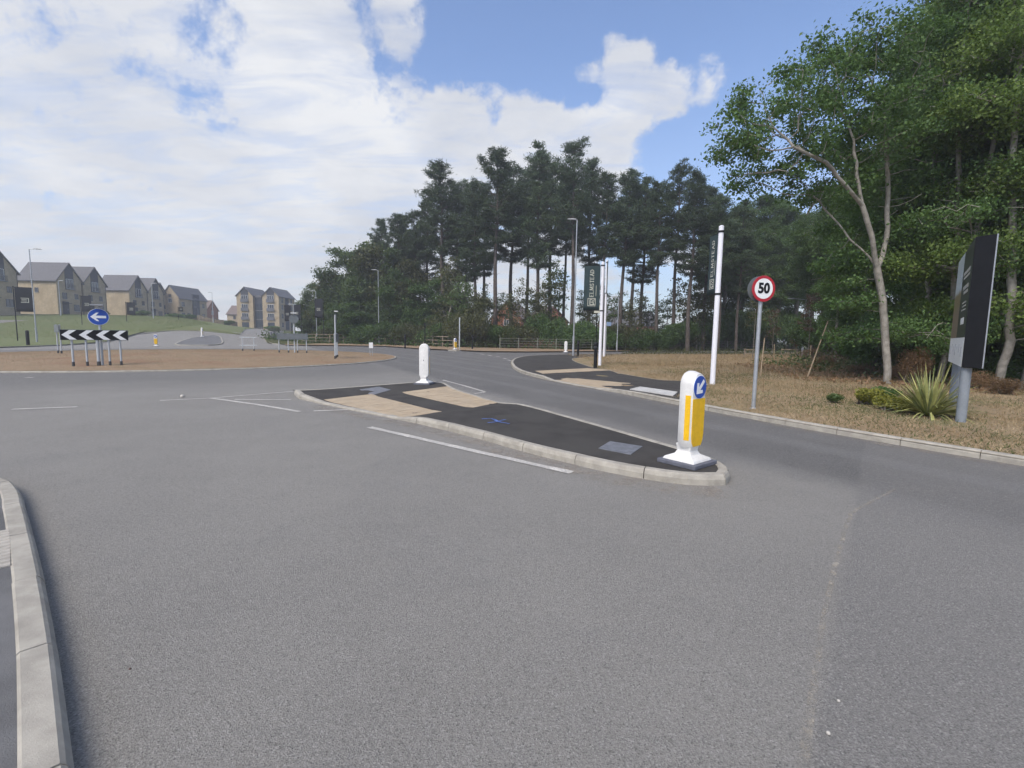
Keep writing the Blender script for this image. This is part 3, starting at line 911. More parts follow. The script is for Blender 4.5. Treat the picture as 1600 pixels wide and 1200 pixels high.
# ---- pines
def pine_proto(seed, H=20.0):
    rng = np.random.default_rng(seed)
    lean = rng.normal(size=2) * 0.25
    trunk = [np.array([lean[0] * (z / H) ** 2 + 0.08 * math.sin(z * 0.6 + seed), lean[1] * (z / H) ** 2 + 0.06 * math.cos(z * 0.5 + seed), z]) for z in np.linspace(-0.3, H - 0.3, 22)]
    b = B()
    for i in range(len(trunk) - 1):
        z0, z1 = i / 21, (i + 1) / 21
        b.tube(trunk[i], trunk[i + 1], 0.25 * (1 - z0) ** 0.8 + 0.03, 0.25 * (1 - z1) ** 0.8 + 0.03, 8, False)
    base, direc, ln = [], [], []
    cb = [0.44, 0.54, 0.48, 0.40, 0.52, 0.56][(seed - 1) % 6]
    z = cb * H
    gap_phase = rng.random() * 6
    while z < H - 0.2:
        t = (z - cb * H) / (H * (1 - cb))
        Lmax = (3.9 * (1 - t) ** 0.62 * (0.55 + 0.45 * min(1, t * 4)) + 0.45) * (0.82 + 0.25 * math.sin(z * 1.9 + gap_phase))
        for k in range(rng.integers(4, 7)):
            a = rng.random() * 2 * math.pi; L = Lmax * rng.uniform(0.5, 1.15)
            rise = rng.uniform(-0.05, 0.25) + 0.5 * t
            c = np.array([np.interp(z, [q[2] for q in trunk], [q[0] for q in trunk]), np.interp(z, [q[2] for q in trunk], [q[1] for q in trunk]), z])
            dr = np.array([math.cos(a), math.sin(a), 0])
            pts = [c + dr * L * u + np.array([0, 0, rise * L * u + 0.18 * L * u * u]) for u in (0, 0.35, 0.7, 1.0)]
            for q, (p0, p1) in enumerate(zip(pts, pts[1:])): b.tube(p0, p1, 0.05 * (1 - q * 0.28) * (0.5 + L / 6), 0.05 * (1 - (q + 1) * 0.28) * (0.5 + L / 6), 4, False)
            nt = max(4, int(L * 4.2))
            for q in range(nt):
                u = rng.uniform(0.28, 1.02); s = (rng.random() - 0.5) * 0.9 * L * (1.1 - u * 0.7)
                p = c + dr * L * u + np.array([-dr[1], dr[0], 0]) * s + np.array([0, 0, rise * L * u + 0.18 * L * u * u + rng.normal() * 0.08])
                nb = 30
                dd = unit(rng.normal(size=(nb, 3)) * np.array([1, 1, 0.65]) + np.array([dr[0] * 0.4, dr[1] * 0.4, 0.55]))
                base.append(p + rng.normal(size=(nb, 3)) * np.array([0.22, 0.22, 0.09])); direc.append(dd); ln.append(rng.uniform(0.2, 0.42, nb))
        z += rng.uniform(0.42, 0.72)
    for k in range(5):      # dead snags below the crown
        z = rng.uniform(0.22, cb) * H; a = rng.random() * 6.28; L = rng.uniform(0.3, 0.8)
        b.tube((0, 0, z), (math.cos(a) * L, math.sin(a) * L, z + 0.5 * L), 0.025, 0.008, 3, False)
    wm = b.mesh('trunk'); wm.materials.append(M_pbark); wm.shade_smooth()
    base, direc, ln = np.vstack(base), np.vstack(direc), np.concatenate(ln)
    cm = blades(rng, base, direc, ln, np.full(len(ln), 0.085), 'crown', L_pine, 0.08)
    return wm, cm


PINES = [pine_proto(s) for s in (1, 2, 3, 4, 5, 6)]
pl = [(598, 80, 352), (622, 76, 343), (648, 74, 338), (668, 78, 322), (692, 70, 270), (716, 74, 296), (742, 68, 300), (773, 64, 249), (797, 72, 272), (838, 66, 242),
      (858, 74, 268), (893, 62, 239), (918, 70, 268), (940, 62, 284), (968, 62, 280), (1000, 66, 294), (1024, 58, 296), (1050, 60, 273), (1074, 56, 284), (1098, 60, 305),
      (1122, 54, 318), (1150, 56, 326), (822, 82, 282), (985, 80, 300), (755, 86, 300), (880, 80, 285), (634, 84, 345), (728, 78, 300)]
order = sorted(range(len(pl)), key=lambda i: pl[i][0])
for rank, i in enumerate(order):
    px, Y, ty = pl[i]; x, y = spot(px, Y); h = top_h(px, ty, Y) - hgt(x, y)
    wm, cm = PINES[i % 6]; k = h / 20.0; w = random.uniform(0.80, 1.0)
    t = make_tree('pine_tree', wm, cm, (x, y, zverge(x, y) - 0.05), random.uniform(0, 6.28), (k * w, k * w, k))
    tag(t, 'tall dark pine with bare lower trunk, %s from the left in the pine belt' % ordinal(rank), 'pine tree', 'pines in the belt behind the roundabout')

# ---- broadleaf prototypes
def proto_wood(seed, H, crown0, rad, n_attr, leaf, n_leaf, lm, bm, r_base=0.2, step=0.42, spread=0.4, nb=7):
    rng = np.random.default_rng(seed + 100)
    blobs = []
    for k in range(nb):
        t = k / (nb - 1); z = crown0 + (H - crown0 - rad * 0.45) * t
        rr = rad * (0.62 + 0.38 * math.sin(math.pi * min(1, 0.15 + t * 0.85))) * (0.62 if k == nb - 1 else 0.78)
        a = rng.random() * 6.28; o = rad * 0.38
        blobs.append(((math.cos(a) * o, math.sin(a) * o, z), (rr, rr, rr * 0.62)))
    tr = [(0, 0, -0.3)] + [(rng.normal() * 0.12, rng.normal() * 0.12, z) for z in np.linspace(1.5, crown0 + (H - crown0) * 0.55, 6)]
    return broadleaf(seed, [tr], blobs, n_attr, leaf, n_leaf, r_base, lm, bm, step, spread)


WOODS = [proto_wood(11, 15, 5.0, 3.4, 1000, 0.07, 60000, L_dark, M_bark, 0.2, spread=0.3), proto_wood(12, 15, 4.6, 3.0, 900, 0.066, 50000, L_mid, M_pale, 0.17, spread=0.3),
         proto_wood(13, 15, 5.0, 3.8, 1000, 0.072, 58000, L_dark, M_bark, 0.22, spread=0.3)]
def proto_slim(seed, H, n_leaf, lm):
    rng = np.random.default_rng(seed + 300); bl = []
    for z in np.linspace(2.2, H - 0.5, 10):
        a = rng.random() * 6.28; rr = rng.uniform(1.3, 2.3) * (1.05 - 0.45 * z / H); o = rr * 0.55
        bl.append(((math.cos(a) * o, math.sin(a) * o, z + rng.normal() * 0.45), (rr, rr, 0.62)))
    tr = [(0, 0, -0.3)] + [(0.25 * math.sin(z * 0.35 + seed) , 0.2 * math.cos(z * 0.3 + seed), z) for z in np.linspace(1.5, H * 0.93, 9)]
    return broadleaf(seed, [tr], bl, 700, 0.047, n_leaf, 0.11, lm, M_pale, 0.34, 0.25, clump=0.62)


SLIM = [proto_slim(41, 14, 38000, L_mid), proto_slim(42, 14, 36000, L_spring), proto_slim(43, 14, 38000, L_mid)]
LEFTS = [proto_wood(21, 11, 1.2, 2.4, 520, 0.12, 17000, L_lite, M_pale, 0.13, 0.5, 0.42), proto_wood(22, 11, 1.0, 2.7, 520, 0.13, 17000, L_dark, M_bark, 0.15, 0.5, 0.42),
         proto_wood(23, 10, 0.8, 2.3, 520, 0.12, 14000, L_olive, M_bark, 0.12, 0.5, 0.42)]

# left-hand end of the wood
ll = [(478, 84, 470, 0), (492, 86, 452, 0), (508, 82, 436, 2), (524, 80, 418, 0), (541, 84, 408, 0), (556, 78, 412, 0), (572, 82, 392, 0), (588, 78, 402, 2), (606, 74, 408, 0), (628, 70, 432, 1),
      (650, 72, 420, 2), (672, 68, 446, 1), (690, 72, 430, 2), (724, 66, 468, 2), (548, 70, 478, 1), (520, 74, 486, 0), (744, 60, 470, 2)]
order = sorted(range(len(ll)), key=lambda i: ll[i][0])
KW = ['pale green birch-like tree', 'dark green bushy broadleaf tree', 'olive green broadleaf tree']
for rank, i in enumerate(order):
    px, Y, ty, k = ll[i]; x, y = spot(px, Y); h = top_h(px, ty, Y) - hgt(x, y); wm, cm = LEFTS[k]; q = 1.16 * h / (11.0 if k < 2 else 10.0)
    w = q * random.uniform(0.95, 1.2) if h > 6 else q * 1.5
    t = make_tree('broadleaf_tree', wm, cm, (x, y, zverge(x, y) - 0.05), random.uniform(0, 6.28), (w, w, q))
    tag(t, '%s, %s from the left where the wood meets the far fence' % (KW[k], ordinal(rank)), 'tree', 'broadleaf trees at the left end of the wood')

SPARSE = [proto_wood(25, 10, 1.5, 2.4, 380, 0.13, 2400, L_olive, M_pale, 0.09, 0.5, 0.34), proto_wood(26, 10, 2.0, 2.2, 380, 0.13, 2200, L_lite, M_bark, 0.08, 0.5, 0.34)]
us = [(704, 64, 400, 0), (728, 62, 425, 1), (752, 66, 440, 0), (784, 66, 452, 1), (808, 62, 430, 0), (850, 62, 420, 0), (872, 64, 402, 1), (930, 66, 440, 0), (958, 64, 452, 1), (990, 62, 448, 0), (1040, 66, 455, 1), (1068, 60, 430, 0), (1090, 60, 420, 0), (1012, 74, 460, 0), (905, 76, 450, 1), (830, 78, 455, 0)]
us.sort()
for rank, (px, Y, ty, k) in enumerate(us):
    x, y = spot(px, Y); h = top_h(px, ty, Y); wm, cm = SPARSE[k]; q = h / 10.0; w = q * random.uniform(0.8, 1.15)
    t = make_tree('understorey_tree', wm, cm, (x, y, zverge(x, y) - 0.05), random.uniform(0, 6.28), (w, w, q))
    tag(t, 'thin sparse-leaved tree, %s from the left between the pine trunks' % ordinal(rank), 'tree', 'thin trees between the pine trunks')

# right-hand wood
rl = [(1128, 66, 318, 0), (1155, 68, 308, 2), (1182, 66, 312, 0), (1212, 67, 302, 0), (1240, 66, 300, 2), (1268, 70, 300, 0), (1284, 47, 296, 0), (1312, 42, 280, 2), (1345, 36, 280, 0), (1372, 30, 235, 2), (1408, 30, 130, 0), (1440, 28, 60, 2), (1464, 22, 5, 1), (1492, 25, -40, 1), (1518, 20.5, -70, 1), (1548, 23, -110, 1), (1572, 19.5, -110, 1), (1604, 20, -160, 1), (1650, 18, -170, 1), (1430, 22, 60, 1), (1700, 18, -190, 0), (1440, 36, 140, 0), (1400, 40, 230, 2), (1330, 46, 300, 0), (1195, 78, 352, 2), (1240, 80, 345, 2), (1300, 56, 330, 0), (1760, 16, -180, 2), (1485, 36, 60, 0), (1535, 32, 20, 2), (1585, 29, 0, 0), (1640, 26, -30, 2), (1700, 24, -60, 0)]
order = sorted(range(len(rl)), key=lambda i: rl[i][0])
KW = ['dark green woodland tree with grey trunk', 'fresh green tree with slim pale trunk', 'deep green spreading woodland tree']
for rank, i in enumerate(order):
    px, Y, ty, k = rl[i]; x, y = spot(px, Y); h = top_h(px, ty, Y); wm, cm = WOODS[k]; q = h / 15.0
    w = q * random.uniform(0.85, 1.05)
    t = make_tree('woodland_tree', wm, cm, (x, y, 0.05), random.uniform(0, 6.28), (w, w, q))
    tag(t, '%s, %s from the left in the right-hand wood' % (KW[k], ordinal(rank)), 'tree', 'trees of the right-hand wood')

sl_ = [(1442, 19.5, 20, 0), (1470, 17.2, -60, 1), (1496, 19, -40, 2), (1520, 16.4, -90, 0), (1546, 18, -90, 1), (1562, 15.4, -120, 1), (1586, 17, -120, 2), (1604, 15.6, -120, 0), (1640, 15, -140, 1), (1412, 21.5, 70, 2), (1425, 24, 60, 1), (1340, 27, 250, 1), (1310, 31, 300, 2)]
sl_.sort()
for rank, (px, Y, ty, k) in enumerate(sl_):
    x, y = spot(px, Y); h = top_h(px, ty, Y); wm, cm = SLIM[k]; q = h / 14.0; w = min(1.15, q) * random.uniform(0.9, 1.1)
    t = make_tree('slim_tree', wm, cm, (x, y, 0.06), random.uniform(0, 6.28), (w, w, q))
    tag(t, 'slim pale-trunked tree with layered leaf sprays, %s from the left along the right-hand wood edge' % ordinal(rank), 'tree', 'slim trees along the right-hand wood edge')

# the forked tree at the edge of the right-hand wood
HY = 16.8
hb = atY(1388, 598, HY)
def hp(px, py, dy=0.0):
    v = atY(px, py, HY + dy) - hb; return (v.x, v.y, v.z)
hl = [[(0, 0, -0.3), hp(1386, 560), hp(1382, 500), hp(1377, 450), hp(1370, 415)], [hp(1370, 415), hp(1358, 398, 0.1), hp(1330, 370, 0.3), hp(1300, 335, 0.5), hp(1268, 300, 0.6)],
      [hp(1370, 415), hp(1362, 365, -0.2), hp(1348, 318, -0.3), hp(1338, 270, -0.4), hp(1335, 215, -0.4)], [hp(1348, 318, -0.3), hp(1320, 285, -0.6), hp(1290, 250, -0.8), hp(1240, 225, -1.0)],
      [hp(1370, 415), hp(1384, 385, 0.3), hp(1388, 320, 0.5), hp(1386, 240, 0.6), hp(1384, 170, 0.6)]]
def hbq(px, py, dy, rx, ry, rd):
    k = HY / F; return (hp(px, py, dy), (rx * k, rd, ry * k))
hbl = [hbq(1165, 215, 0, 62, 55, 1.6), hbq(1215, 265, 0.5, 80, 45, 1.8), hbq(1235, 165, -0.3, 75, 60, 1.9), hbq(1300, 115, 0, 75, 70, 2.1), hbq(1365, 90, 0.2, 70, 60, 2.1), hbq(1340, 200, 0.4, 95, 75, 2.3),
       hbq(1410, 180, 0.6, 60, 90, 2.0), hbq(1290, 270, 0.8, 80, 50, 1.8), hbq(1400, 300, 1.2, 60, 70, 1.6), hbq(1320, 425, 1.0, 60, 30, 1.4), hbq(1335, 470, 0.6, 50, 22, 1.2), hbq(1310, 530, 1.6, 45, 22, 1.0), hbq(1360, 355, 1.4, 70, 40, 1.3)]
hwm, hcm = broadleaf(77, hl, hbl, 1300, 0.058, 40000, 0.118, L_mid, M_pale, 0.34, 0.21, tw=0.02)
t = make_tree('forked_tree', hwm, hcm, (hb.x, hb.y, 0.08), 0)
tag(t, 'pale-barked tree forking into leaning limbs behind the speed limit sign', 'tree')

# ---- shrubs and undergrowth
def shrub_proto(seed, lm, n=2600, leaf=0.10, r=1.0, h=1.3, flat=1.0):
    rng = np.random.default_rng(seed)
    bl = [((rng.normal() * r * 0.35, rng.normal() * r * 0.35, h * rng.uniform(0.4, 0.72)), (r * 0.6, r * 0.6, h * 0.32 * flat)) for _ in range(6)]
    C = blob_points(rng, bl, n); C[:, 2] = np.maximum(C[:, 2], 0.04)
    cm = leaf_cards(rng, C, leaf, m=lm)
    b = B()
    for k in range(9):
        e = C[rng.integers(len(C))]; b.tube((rng.normal() * 0.08, rng.normal() * 0.08, -0.05), tuple(e), 0.018, 0.006, 4, False)
    wm = b.mesh('stem'); wm.materials.append(M_bark)
    return wm, cm


SHR = {'dark': shrub_proto(31, L_dark), 'mid': shrub_proto(32, L_mid), 'olive': shrub_proto(33, L_olive), 'rust': shrub_proto(34, L_rust, 2200, 0.09), 'maroon': shrub_proto(35, L_maroon, 1600, 0.09), 'lite': shrub_proto(36, L_lite)}


SHRF = {'dark': shrub_proto(131, L_dark, 9000, 0.042), 'mid': shrub_proto(132, L_mid, 8000, 0.042), 'olive': shrub_proto(133, L_olive, 7000, 0.04), 'rust': shrub_proto(134, L_rust, 5200, 0.032, 1.0, 1.3, 1.3)}


def shrub(kind, px, Y, wid, hgt_, label, name='shrub', group='shrubs along the wood edge', z=None):
    x, y = spot(px, Y); wm, cm = (SHRF if kind in SHRF else SHR)[kind]
    t = empty(name, (x, y, zverge(x, y) - 0.02 if z is None else z), random.uniform(0, 6.28)); t.scale = (wid / 2, wid / 2, hgt_ / 1.3)
    obj('stem', wm, t); obj('foliage', cm, t)
    tag(t, label, 'shrub', group)
    return t


sh = []
for px, Y, w, h, k in ((560, 70, 6, 3.4, 'dark'), (590, 69, 5, 3.0, 'dark'), (530, 72, 5, 2.6, 'olive'), (622, 67, 5, 3.2, 'dark'), (650, 66, 5, 3.5, 'olive'), (680, 64, 5, 3.0, 'dark'), (708, 63, 4, 4.5, 'olive'), (735, 60, 5, 5.2, 'olive'), (762, 62, 4, 3.6, 'dark'), (790, 60, 4, 2.8, 'dark'),
                       (815, 61, 5, 3.6, 'olive'), (845, 60, 4, 4.6, 'dark'), (868, 60, 4, 4.0, 'dark'), (890, 58, 5, 2.8, 'dark'), (915, 60, 5, 3.6, 'dark'), (945, 57, 5, 2.8, 'dark'), (970, 58, 5, 3.4, 'olive'), (995, 56, 5, 2.6, 'dark'), (1020, 57, 5, 2.4, 'dark'), (1050, 58, 5, 3.6, 'dark'), (1080, 62, 6, 4.8, 'dark'), (1105, 63, 6, 4.4, 'dark'), (1130, 64, 6, 5.2, 'dark'), (1145, 65, 6, 6.2, 'dark'), (1175, 66, 6, 6.0, 'dark'), (1205, 66, 6, 5.6, 'dark'), (1250, 67, 6, 6.0, 'dark'),
                       (1160, 64, 6, 5.0, 'dark'), (1195, 65, 6, 4.6, 'dark'), (1230, 65, 6, 5.4, 'dark'), (1280, 45, 4.5, 3.6, 'dark'), (1302, 39, 4, 3.0, 'mid'), (1330, 32, 3.4, 2.6, 'olive'), (1420, 21, 2.6, 2.6, 'olive'), (1360, 22, 2.4, 2.0, 'mid'), (1450, 21, 3, 2.4, 'dark'), (1480, 19, 3, 2.6, 'mid'), (1530, 17, 2.6, 1.6, 'dark'), (1570, 18, 2.6, 2.2, 'mid'), (1610, 17, 3, 2.4, 'mid'), (1400, 30, 5, 4.2, 'dark'), (1435, 28, 5, 4.6, 'dark'), (1470, 26, 5, 4.2, 'dark'), (1505, 26, 5, 5.0, 'dark'), (1545, 25, 5, 4.4, 'dark'), (1585, 24, 5, 5.0, 'dark'), (1625, 22, 5, 4.6, 'dark'), (1350, 38, 5, 4.4, 'dark'), (1380, 34, 5, 4.4, 'dark'), (1670, 20, 5, 4.6, 'dark')):
    sh.append((px, Y, w, h, k))
sh.sort()
KS = {'dark': 'dark green', 'olive': 'olive green', 'mid': 'bright green', 'rust': 'rusty brown'}
for i, (px, Y, w, h, k) in enumerate(sh):
    shrub(k, px, Y, w, h, '%s understorey bush, %s from the left at the foot of the trees' % (KS[k], ordinal(i)))
for i, (px, Y, w, h) in enumerate(((1432, 17.2, 1.4, 1.3), (1412, 18.8, 1.0, 0.6), (1300, 27, 1.8, 0.7), (1345, 21, 1.4, 0.5), (1275, 42, 2.4, 0.9), (1570, 14.2, 1.2, 0.5), (1530, 15.5, 1.2, 0.6))):
    shrub('rust', px, Y, w, h, 'rusty brown dead bracken clump, %s nearest first at the right-hand wood' % ordinal(i), 'bracken_clump', 'rusty bracken clumps at the right-hand wood')


def scatter(poly, n, rng):
    xs = [p[0] for p in poly]; ys = [p[1] for p in poly]; out = []
    got = 0
    while got < n:
        q = np.stack([rng.uniform(min(xs), max(xs), n * 2), rng.uniform(min(ys), max(ys), n * 2)], 1)
        q = q[in_poly(q, poly)]; out.append(q); got += len(q)
    return np.vstack(out)[:n]


def grass(name, poly, n, hmin, hmax, w, m, label, zf, seed, lean=0.5, keep=None):
    rng = np.random.default_rng(seed)
    q = scatter(poly, n, rng)
    if keep is not None: q = q[keep(q, rng)]
    z = np.array([zf(a, b) for a, b in q]); base = np.column_stack([q, z - 0.01])
    d = unit(np.column_stack([rng.normal(size=(len(q), 2)) * lean, np.ones(len(q))]))
    me = blades(rng, base, d, rng.uniform(hmin, hmax, len(q)), rng.uniform(w * 0.6, w * 1.3, len(q)), name, m, 0.1)
    return tag(obj(name, me), label, 'grass', None, 'stuff')


def patchy(scale, lo, seed):
    r2 = np.random.default_rng(seed); ph = r2.random(8) * 6.28; an = r2.random(8) * 6.28; fr = scale * r2.uniform(0.5, 2.2, 8)
    def k(q, rng):
        v = sum(np.sin(q[:, 0] * f * math.cos(a) + q[:, 1] * f * math.sin(a) + p) for f, a, p in zip(fr, an, ph)) / 8
        return rng.random(len(q)) < np.clip(0.5 + (v - lo) * 1.8, 0.04, 1)
    return k


gin = offset_line(vks, -0.2)
gl = [tuple(p) for p in gin if p.y < 12 and p.y > 2.5]
gpoly = gl + [tuple(at(px, py, .11)[:2]) for px, py in ((1112, 602), (1062, 595), (994, 585.5), (930, 575.5))] + [(4.6, 28), (12, 30), (17, 24), (19, 16), (18, 5)]
zv = lambda x, y: zverge(x, y) - 0.02
grass('verge_grass', gpoly, 170000, 0.04, 0.13, 0.016, L_straw, 'short straw-coloured grass on the right-hand verge', zv, 41, 0.9, patchy(1.3, -0.12, 6))
grass('green_verge_grass', gpoly, 80000, 0.04, 0.12, 0.016, L_green, 'patches of green grass among the straw on the right-hand verge', zv, 42, 0.8, patchy(0.9, 0.08, 5))
gpoly2 = [(5.2, 27), (4.6, 40), (15, 46.5), (40, 54), (44, 44), (30, 26), (19, 17), (12, 27)]
grass('far_verge_grass', gpoly2, 60000, 0.05, 0.22, 0.03, L_straw, 'longer dry grass at the back of the right-hand verge', zv, 43, 0.6)
tallw = [tuple(at(px, py, .11)[:2]) for px, py in ((960, 572), (1130, 556), (1300, 562), (1420, 590), (1560, 615), (1590, 660), (1420, 640), (1250, 622), (1120, 606))]
tall = [tuple(at(px, py, .11)[:2]) for px, py in ((1130, 560), (1300, 570), (1420, 600), (1440, 625), (1350, 612), (1150, 600))]
grass('tall_dry_grass', tallw, 16000, 0.15, 0.45, 0.014, L_straw, 'tall dry seed-head grass in the middle of the right-hand verge', zv, 44, 0.25, patchy(0.8, 0.15, 8))
grass('rusty_dock_stems', tallw, 1700, 0.25, 0.8, 0.02, L_rust, 'rusty brown dock stems standing in the dry right-hand verge', zv, 45, 0.12, patchy(0.9, 0.3, 9))
rbp = [(RBC[0] + (RBR - 0.3) * math.cos(2 * math.pi * i / 48), RBC[1] + (RBR - 0.3) * math.sin(2 * math.pi * i / 48)) for i in range(48)]
grass('roundabout_grass', rbp, 90000, 0.02, 0.055, 0.016, L_straw, 'parched mown grass over the roundabout', zrb, 46, 0.8)
# rough herbage in front of the pines
und = [tuple(at(px, py, .11)[:2]) for px, py in ((470, 536.2), (560, 536.8), (650, 538.8), (760, 542), (900, 546.5), (1000, 546.5))] + [(18, 60), (35, 66), (36, 78), (-30, 84), (-42, 80)]
def herb(name, m, n, lo, hi, w, seed, lab, poly=und, pk=None):
    rng = np.random.default_rng(seed); q = scatter(poly, n, rng)
    if pk is not None: q = q[pk(q, rng)]
    C = np.column_stack([q, np.array([zverge(a, b) for a, b in q]) + rng.uniform(lo, hi, len(q)) * rng.random(len(q))])
    tag(obj(name, leaf_cards(rng, C, w, m=m)), lab, 'undergrowth', None, 'stuff')
herb('undergrowth', L_under, 26000, 0.1, 1.0, 0.13, 51, 'low green undergrowth between the far fence and the pines')
herb('dark_undergrowth', L_dark, 22000, 0.2, 1.7, 0.16, 52, 'dark ivy and bramble under the pines', [(-40, 74), (-8, 58), (6, 57), (40, 64), (45, 85), (-40, 95)])
bp = [tuple(at(px, py, .5)[:2]) for px, py in ((770, 535.5), (885, 537.5), (880, 541), (770, 540))]
herb('bracken_patch', L_rust, 2600, 0.5, 1.5, 0.10, 53, 'orange-brown bracken patch before the pines', [(0.5, 59), (6, 58.5), (7, 61), (0.5, 62)])
herb('wood_edge_leaf_litter', L_rust, 6000, 0.0, 0.15, 0.07, 54, 'fallen brown leaves along the right-hand wood edge', [(11, 18), (14, 14), (22, 12), (24, 20), (22, 32), (14, 30)])
herb('roadside_weeds', L_olive, 6000, 0.1, 0.7, 0.06, 55, 'weeds and thistles by the far edge of the right-hand verge', [(10, 44), (24, 50), (40, 55), (40, 53), (24, 48), (10, 42.5)])
herb('wood_edge_ferns', L_under, 6000, 0.1, 1.0, 0.08, 56, 'low green ferns at the foot of the right-hand wood', [(14, 21), (15.5, 16.5), (26, 13), (30, 20), (26, 34), (16, 32)])

# ---- planting by the billboard
def phormium(x, y, label, n=75, L=1.15, seed=1, col=None):
    rng = np.random.default_rng(seed); t = empty('spiky_plant', (x, y, 0.09))
    tag(t, label, 'plant')
    Ms = [mat('phormium yellow stripe', (0.38, 0.38, 0.14), 0.5, 0.25, 6), mat('phormium green', (0.20, 0.23, 0.085), 0.5, 0.3, 6)]
    for i in range(n):
        a = rng.random() * 6.28; el = rng.uniform(0.35, 1.45); ln = L * rng.uniform(0.55, 1.1); w = rng.uniform(0.009, 0.018)
        droop = rng.uniform(0.15, 0.75) * (1.5 - el)
        d = np.array([math.cos(a), math.sin(a)]); rows = []
        for q in range(7):
            u = q / 6; hx = ln * u * math.cos(el) + 0.06; hz = ln * u * math.sin(el) - droop * ln * u * u
            ww = w * (1 - u ** 2.2) * (0.6 + 0.8 * min(1, u * 3)) + 0.002; side = np.array([-d[1], d[0]]) * ww
            c = d * hx
            rows.append([(c[0] - side[0], c[1] - side[1], hz + ww * 0.5), (c[0], c[1], hz), (c[0] + side[0], c[1] + side[1], hz + ww * 0.5)])
        vs = [p for r in rows for p in r]; fs = []
        for q in range(6):
            fs += [(q * 3, q * 3 + 1, q * 3 + 4, q * 3 + 3), (q * 3 + 1, q * 3 + 2, q * 3 + 5, q * 3 + 4)]
        me = bpy.data.meshes.new('leaf'); me.from_pydata(vs, [], fs); me.materials.append(Ms[0] if rng.random() < 0.6 else Ms[1]); me.shade_smooth()
        obj('leaf', me, t)
    return t


p = at(1450, 648, .11); phormium(p.x, p.y, 'large yellow-green spiky plant beside the billboard post', 210, 1.15, 3)
p = at(1482, 645, .11); phormium(p.x + 0.1, p.y + 0.5, 'smaller spiky plant tucked behind the billboard post', 40, 0.8, 4)


def bed_shrub(px, py, w, h, lm, n, leaf, label, seed):
    p = at(px, py, .11); wm, cm = shrub_proto(seed, lm, n, leaf, w / 2, h)
    t = empty('garden_shrub', (p.x, p.y, 0.09)); obj('stem', wm, t); obj('foliage', cm, t); tag(t, label, 'shrub')


bed_shrub(1347, 630, 0.62, 0.42, L_yellow, 1500, 0.03, 'golden rounded shrub left of the spiky plant', 61)
bed_shrub(1372, 628, 0.8, 0.42, L_mid, 1500, 0.032, 'green rounded shrub behind the golden shrub', 62)
bed_shrub(1395, 640, 0.9, 0.34, L_yellow, 1700, 0.032, 'low yellow-green shrub with reddish tips at the spiky plant', 63)
bed_shrub(1305, 628, 0.45, 0.24, L_lite, 600, 0.028, 'small pale green ground plant at the left end of the planting bed', 64)
bed_shrub(1464, 590, 1.3, 0.85, leaf_mat('grey green leaves', (0.15, 0.15, 0.09), (0.28, 0.27, 0.17), (0.2, 0.2, 0.12), 0.2), 2200, 0.03, 'silvery seed-head shrub behind the spiky plant', 65)

# ---- young planted trees with stakes
M_stake = mat('weathered timber stake', (0.36, 0.28, 0.19), 0.9, 0.25, 10, 0.3, 50)
M_timber = mat('pale fence timber', (0.29, 0.235, 0.175), 0.9, 0.25, 6, 0.3, 40)


def sapling(px, py, h, lm, label, seed, n=900, leaf=0.05, stake=True):
    p = at(px, py, .11)
    rng = np.random.default_rng(seed)
    bl = [((rng.normal() * 0.15, rng.normal() * 0.15, h * t), (h * 0.16, h * 0.16, h * 0.14)) for t in (0.5, 0.65, 0.8, 0.9)]
    wm, cm = broadleaf(seed, [[(0, 0, -0.1), (0, 0, h * 0.75)]], bl, 120, leaf, n, 0.03, lm, M_bark, 0.2, 0.14, tw=0.012)
    t = make_tree('young_tree', wm, cm, (p.x, p.y, 0.09), 0)
    tag(t, label, 'young tree')
    if stake:
        B().tube((0.18, 0, -0.1), (0.18, 0.0, 1.15), 0.035, 0.03, 7).tube((0.0, 0, 1.0), (0.18, 0, 1.0), 0.012, 0.012, 5).build('stake', M_stake, t)


sapling(1176, 560, 6.0, L_olive, 'young yellowish tree behind the speed limit sign post', 71, 1300, 0.06)
sapling(1206, 556, 4.4, L_maroon, 'young bare-looking maroon tree right of the speed limit sign', 72, 700, 0.05)
sapling(1262, 561, 5.4, L_maroon, 'young tree with sparse maroon leaves by the small arm lamp', 73, 1300, 0.06)
sapling(1240, 556, 2.6, L_rust, 'small rusty sapling beside the timber tree guard', 74, 500, 0.05)
for px, py, dx, h, lab in ((1260, 590, 0.75, 2.3, 'leaning pale stake in the dry verge below the maroon tree'), (1188, 588, 0.12, 1.6, 'upright pale stake just right of the speed limit post'), (1410, 598, 0.4, 1.0, 'short leaning pale stake beside the forked tree')):
    p = at(px, py, .11)
    tag(B().tube((0, 0, -0.1), (dx, 0.1, h), 0.026, 0.02, 7).build('tree_stake', M_stake, None, (p.x, p.y, 0.09)), lab, 'stake', 'stakes in the right-hand verge')
for px, py, w, lab in ((1233, 556, 1.5, 'three-rail timber tree guard by the small arm lamp'), (1172, 557, 1.0, 'low timber tree guard behind the speed limit sign')):
    p = at(px, py, .11); t = empty('timber_guard', (p.x, p.y, 0.09)); tag(t, lab, 'tree guard')
    for s in (-1, 1): B().box((s * w / 2, 0, 0.35), (0.08, 0.08, 0.72)).build('post', M_timber, t)
    for z in (0.28, 0.62): B().box((0, -0.06, z), (w + 0.1, 0.03, 0.09)).build('rail', M_timber, t)

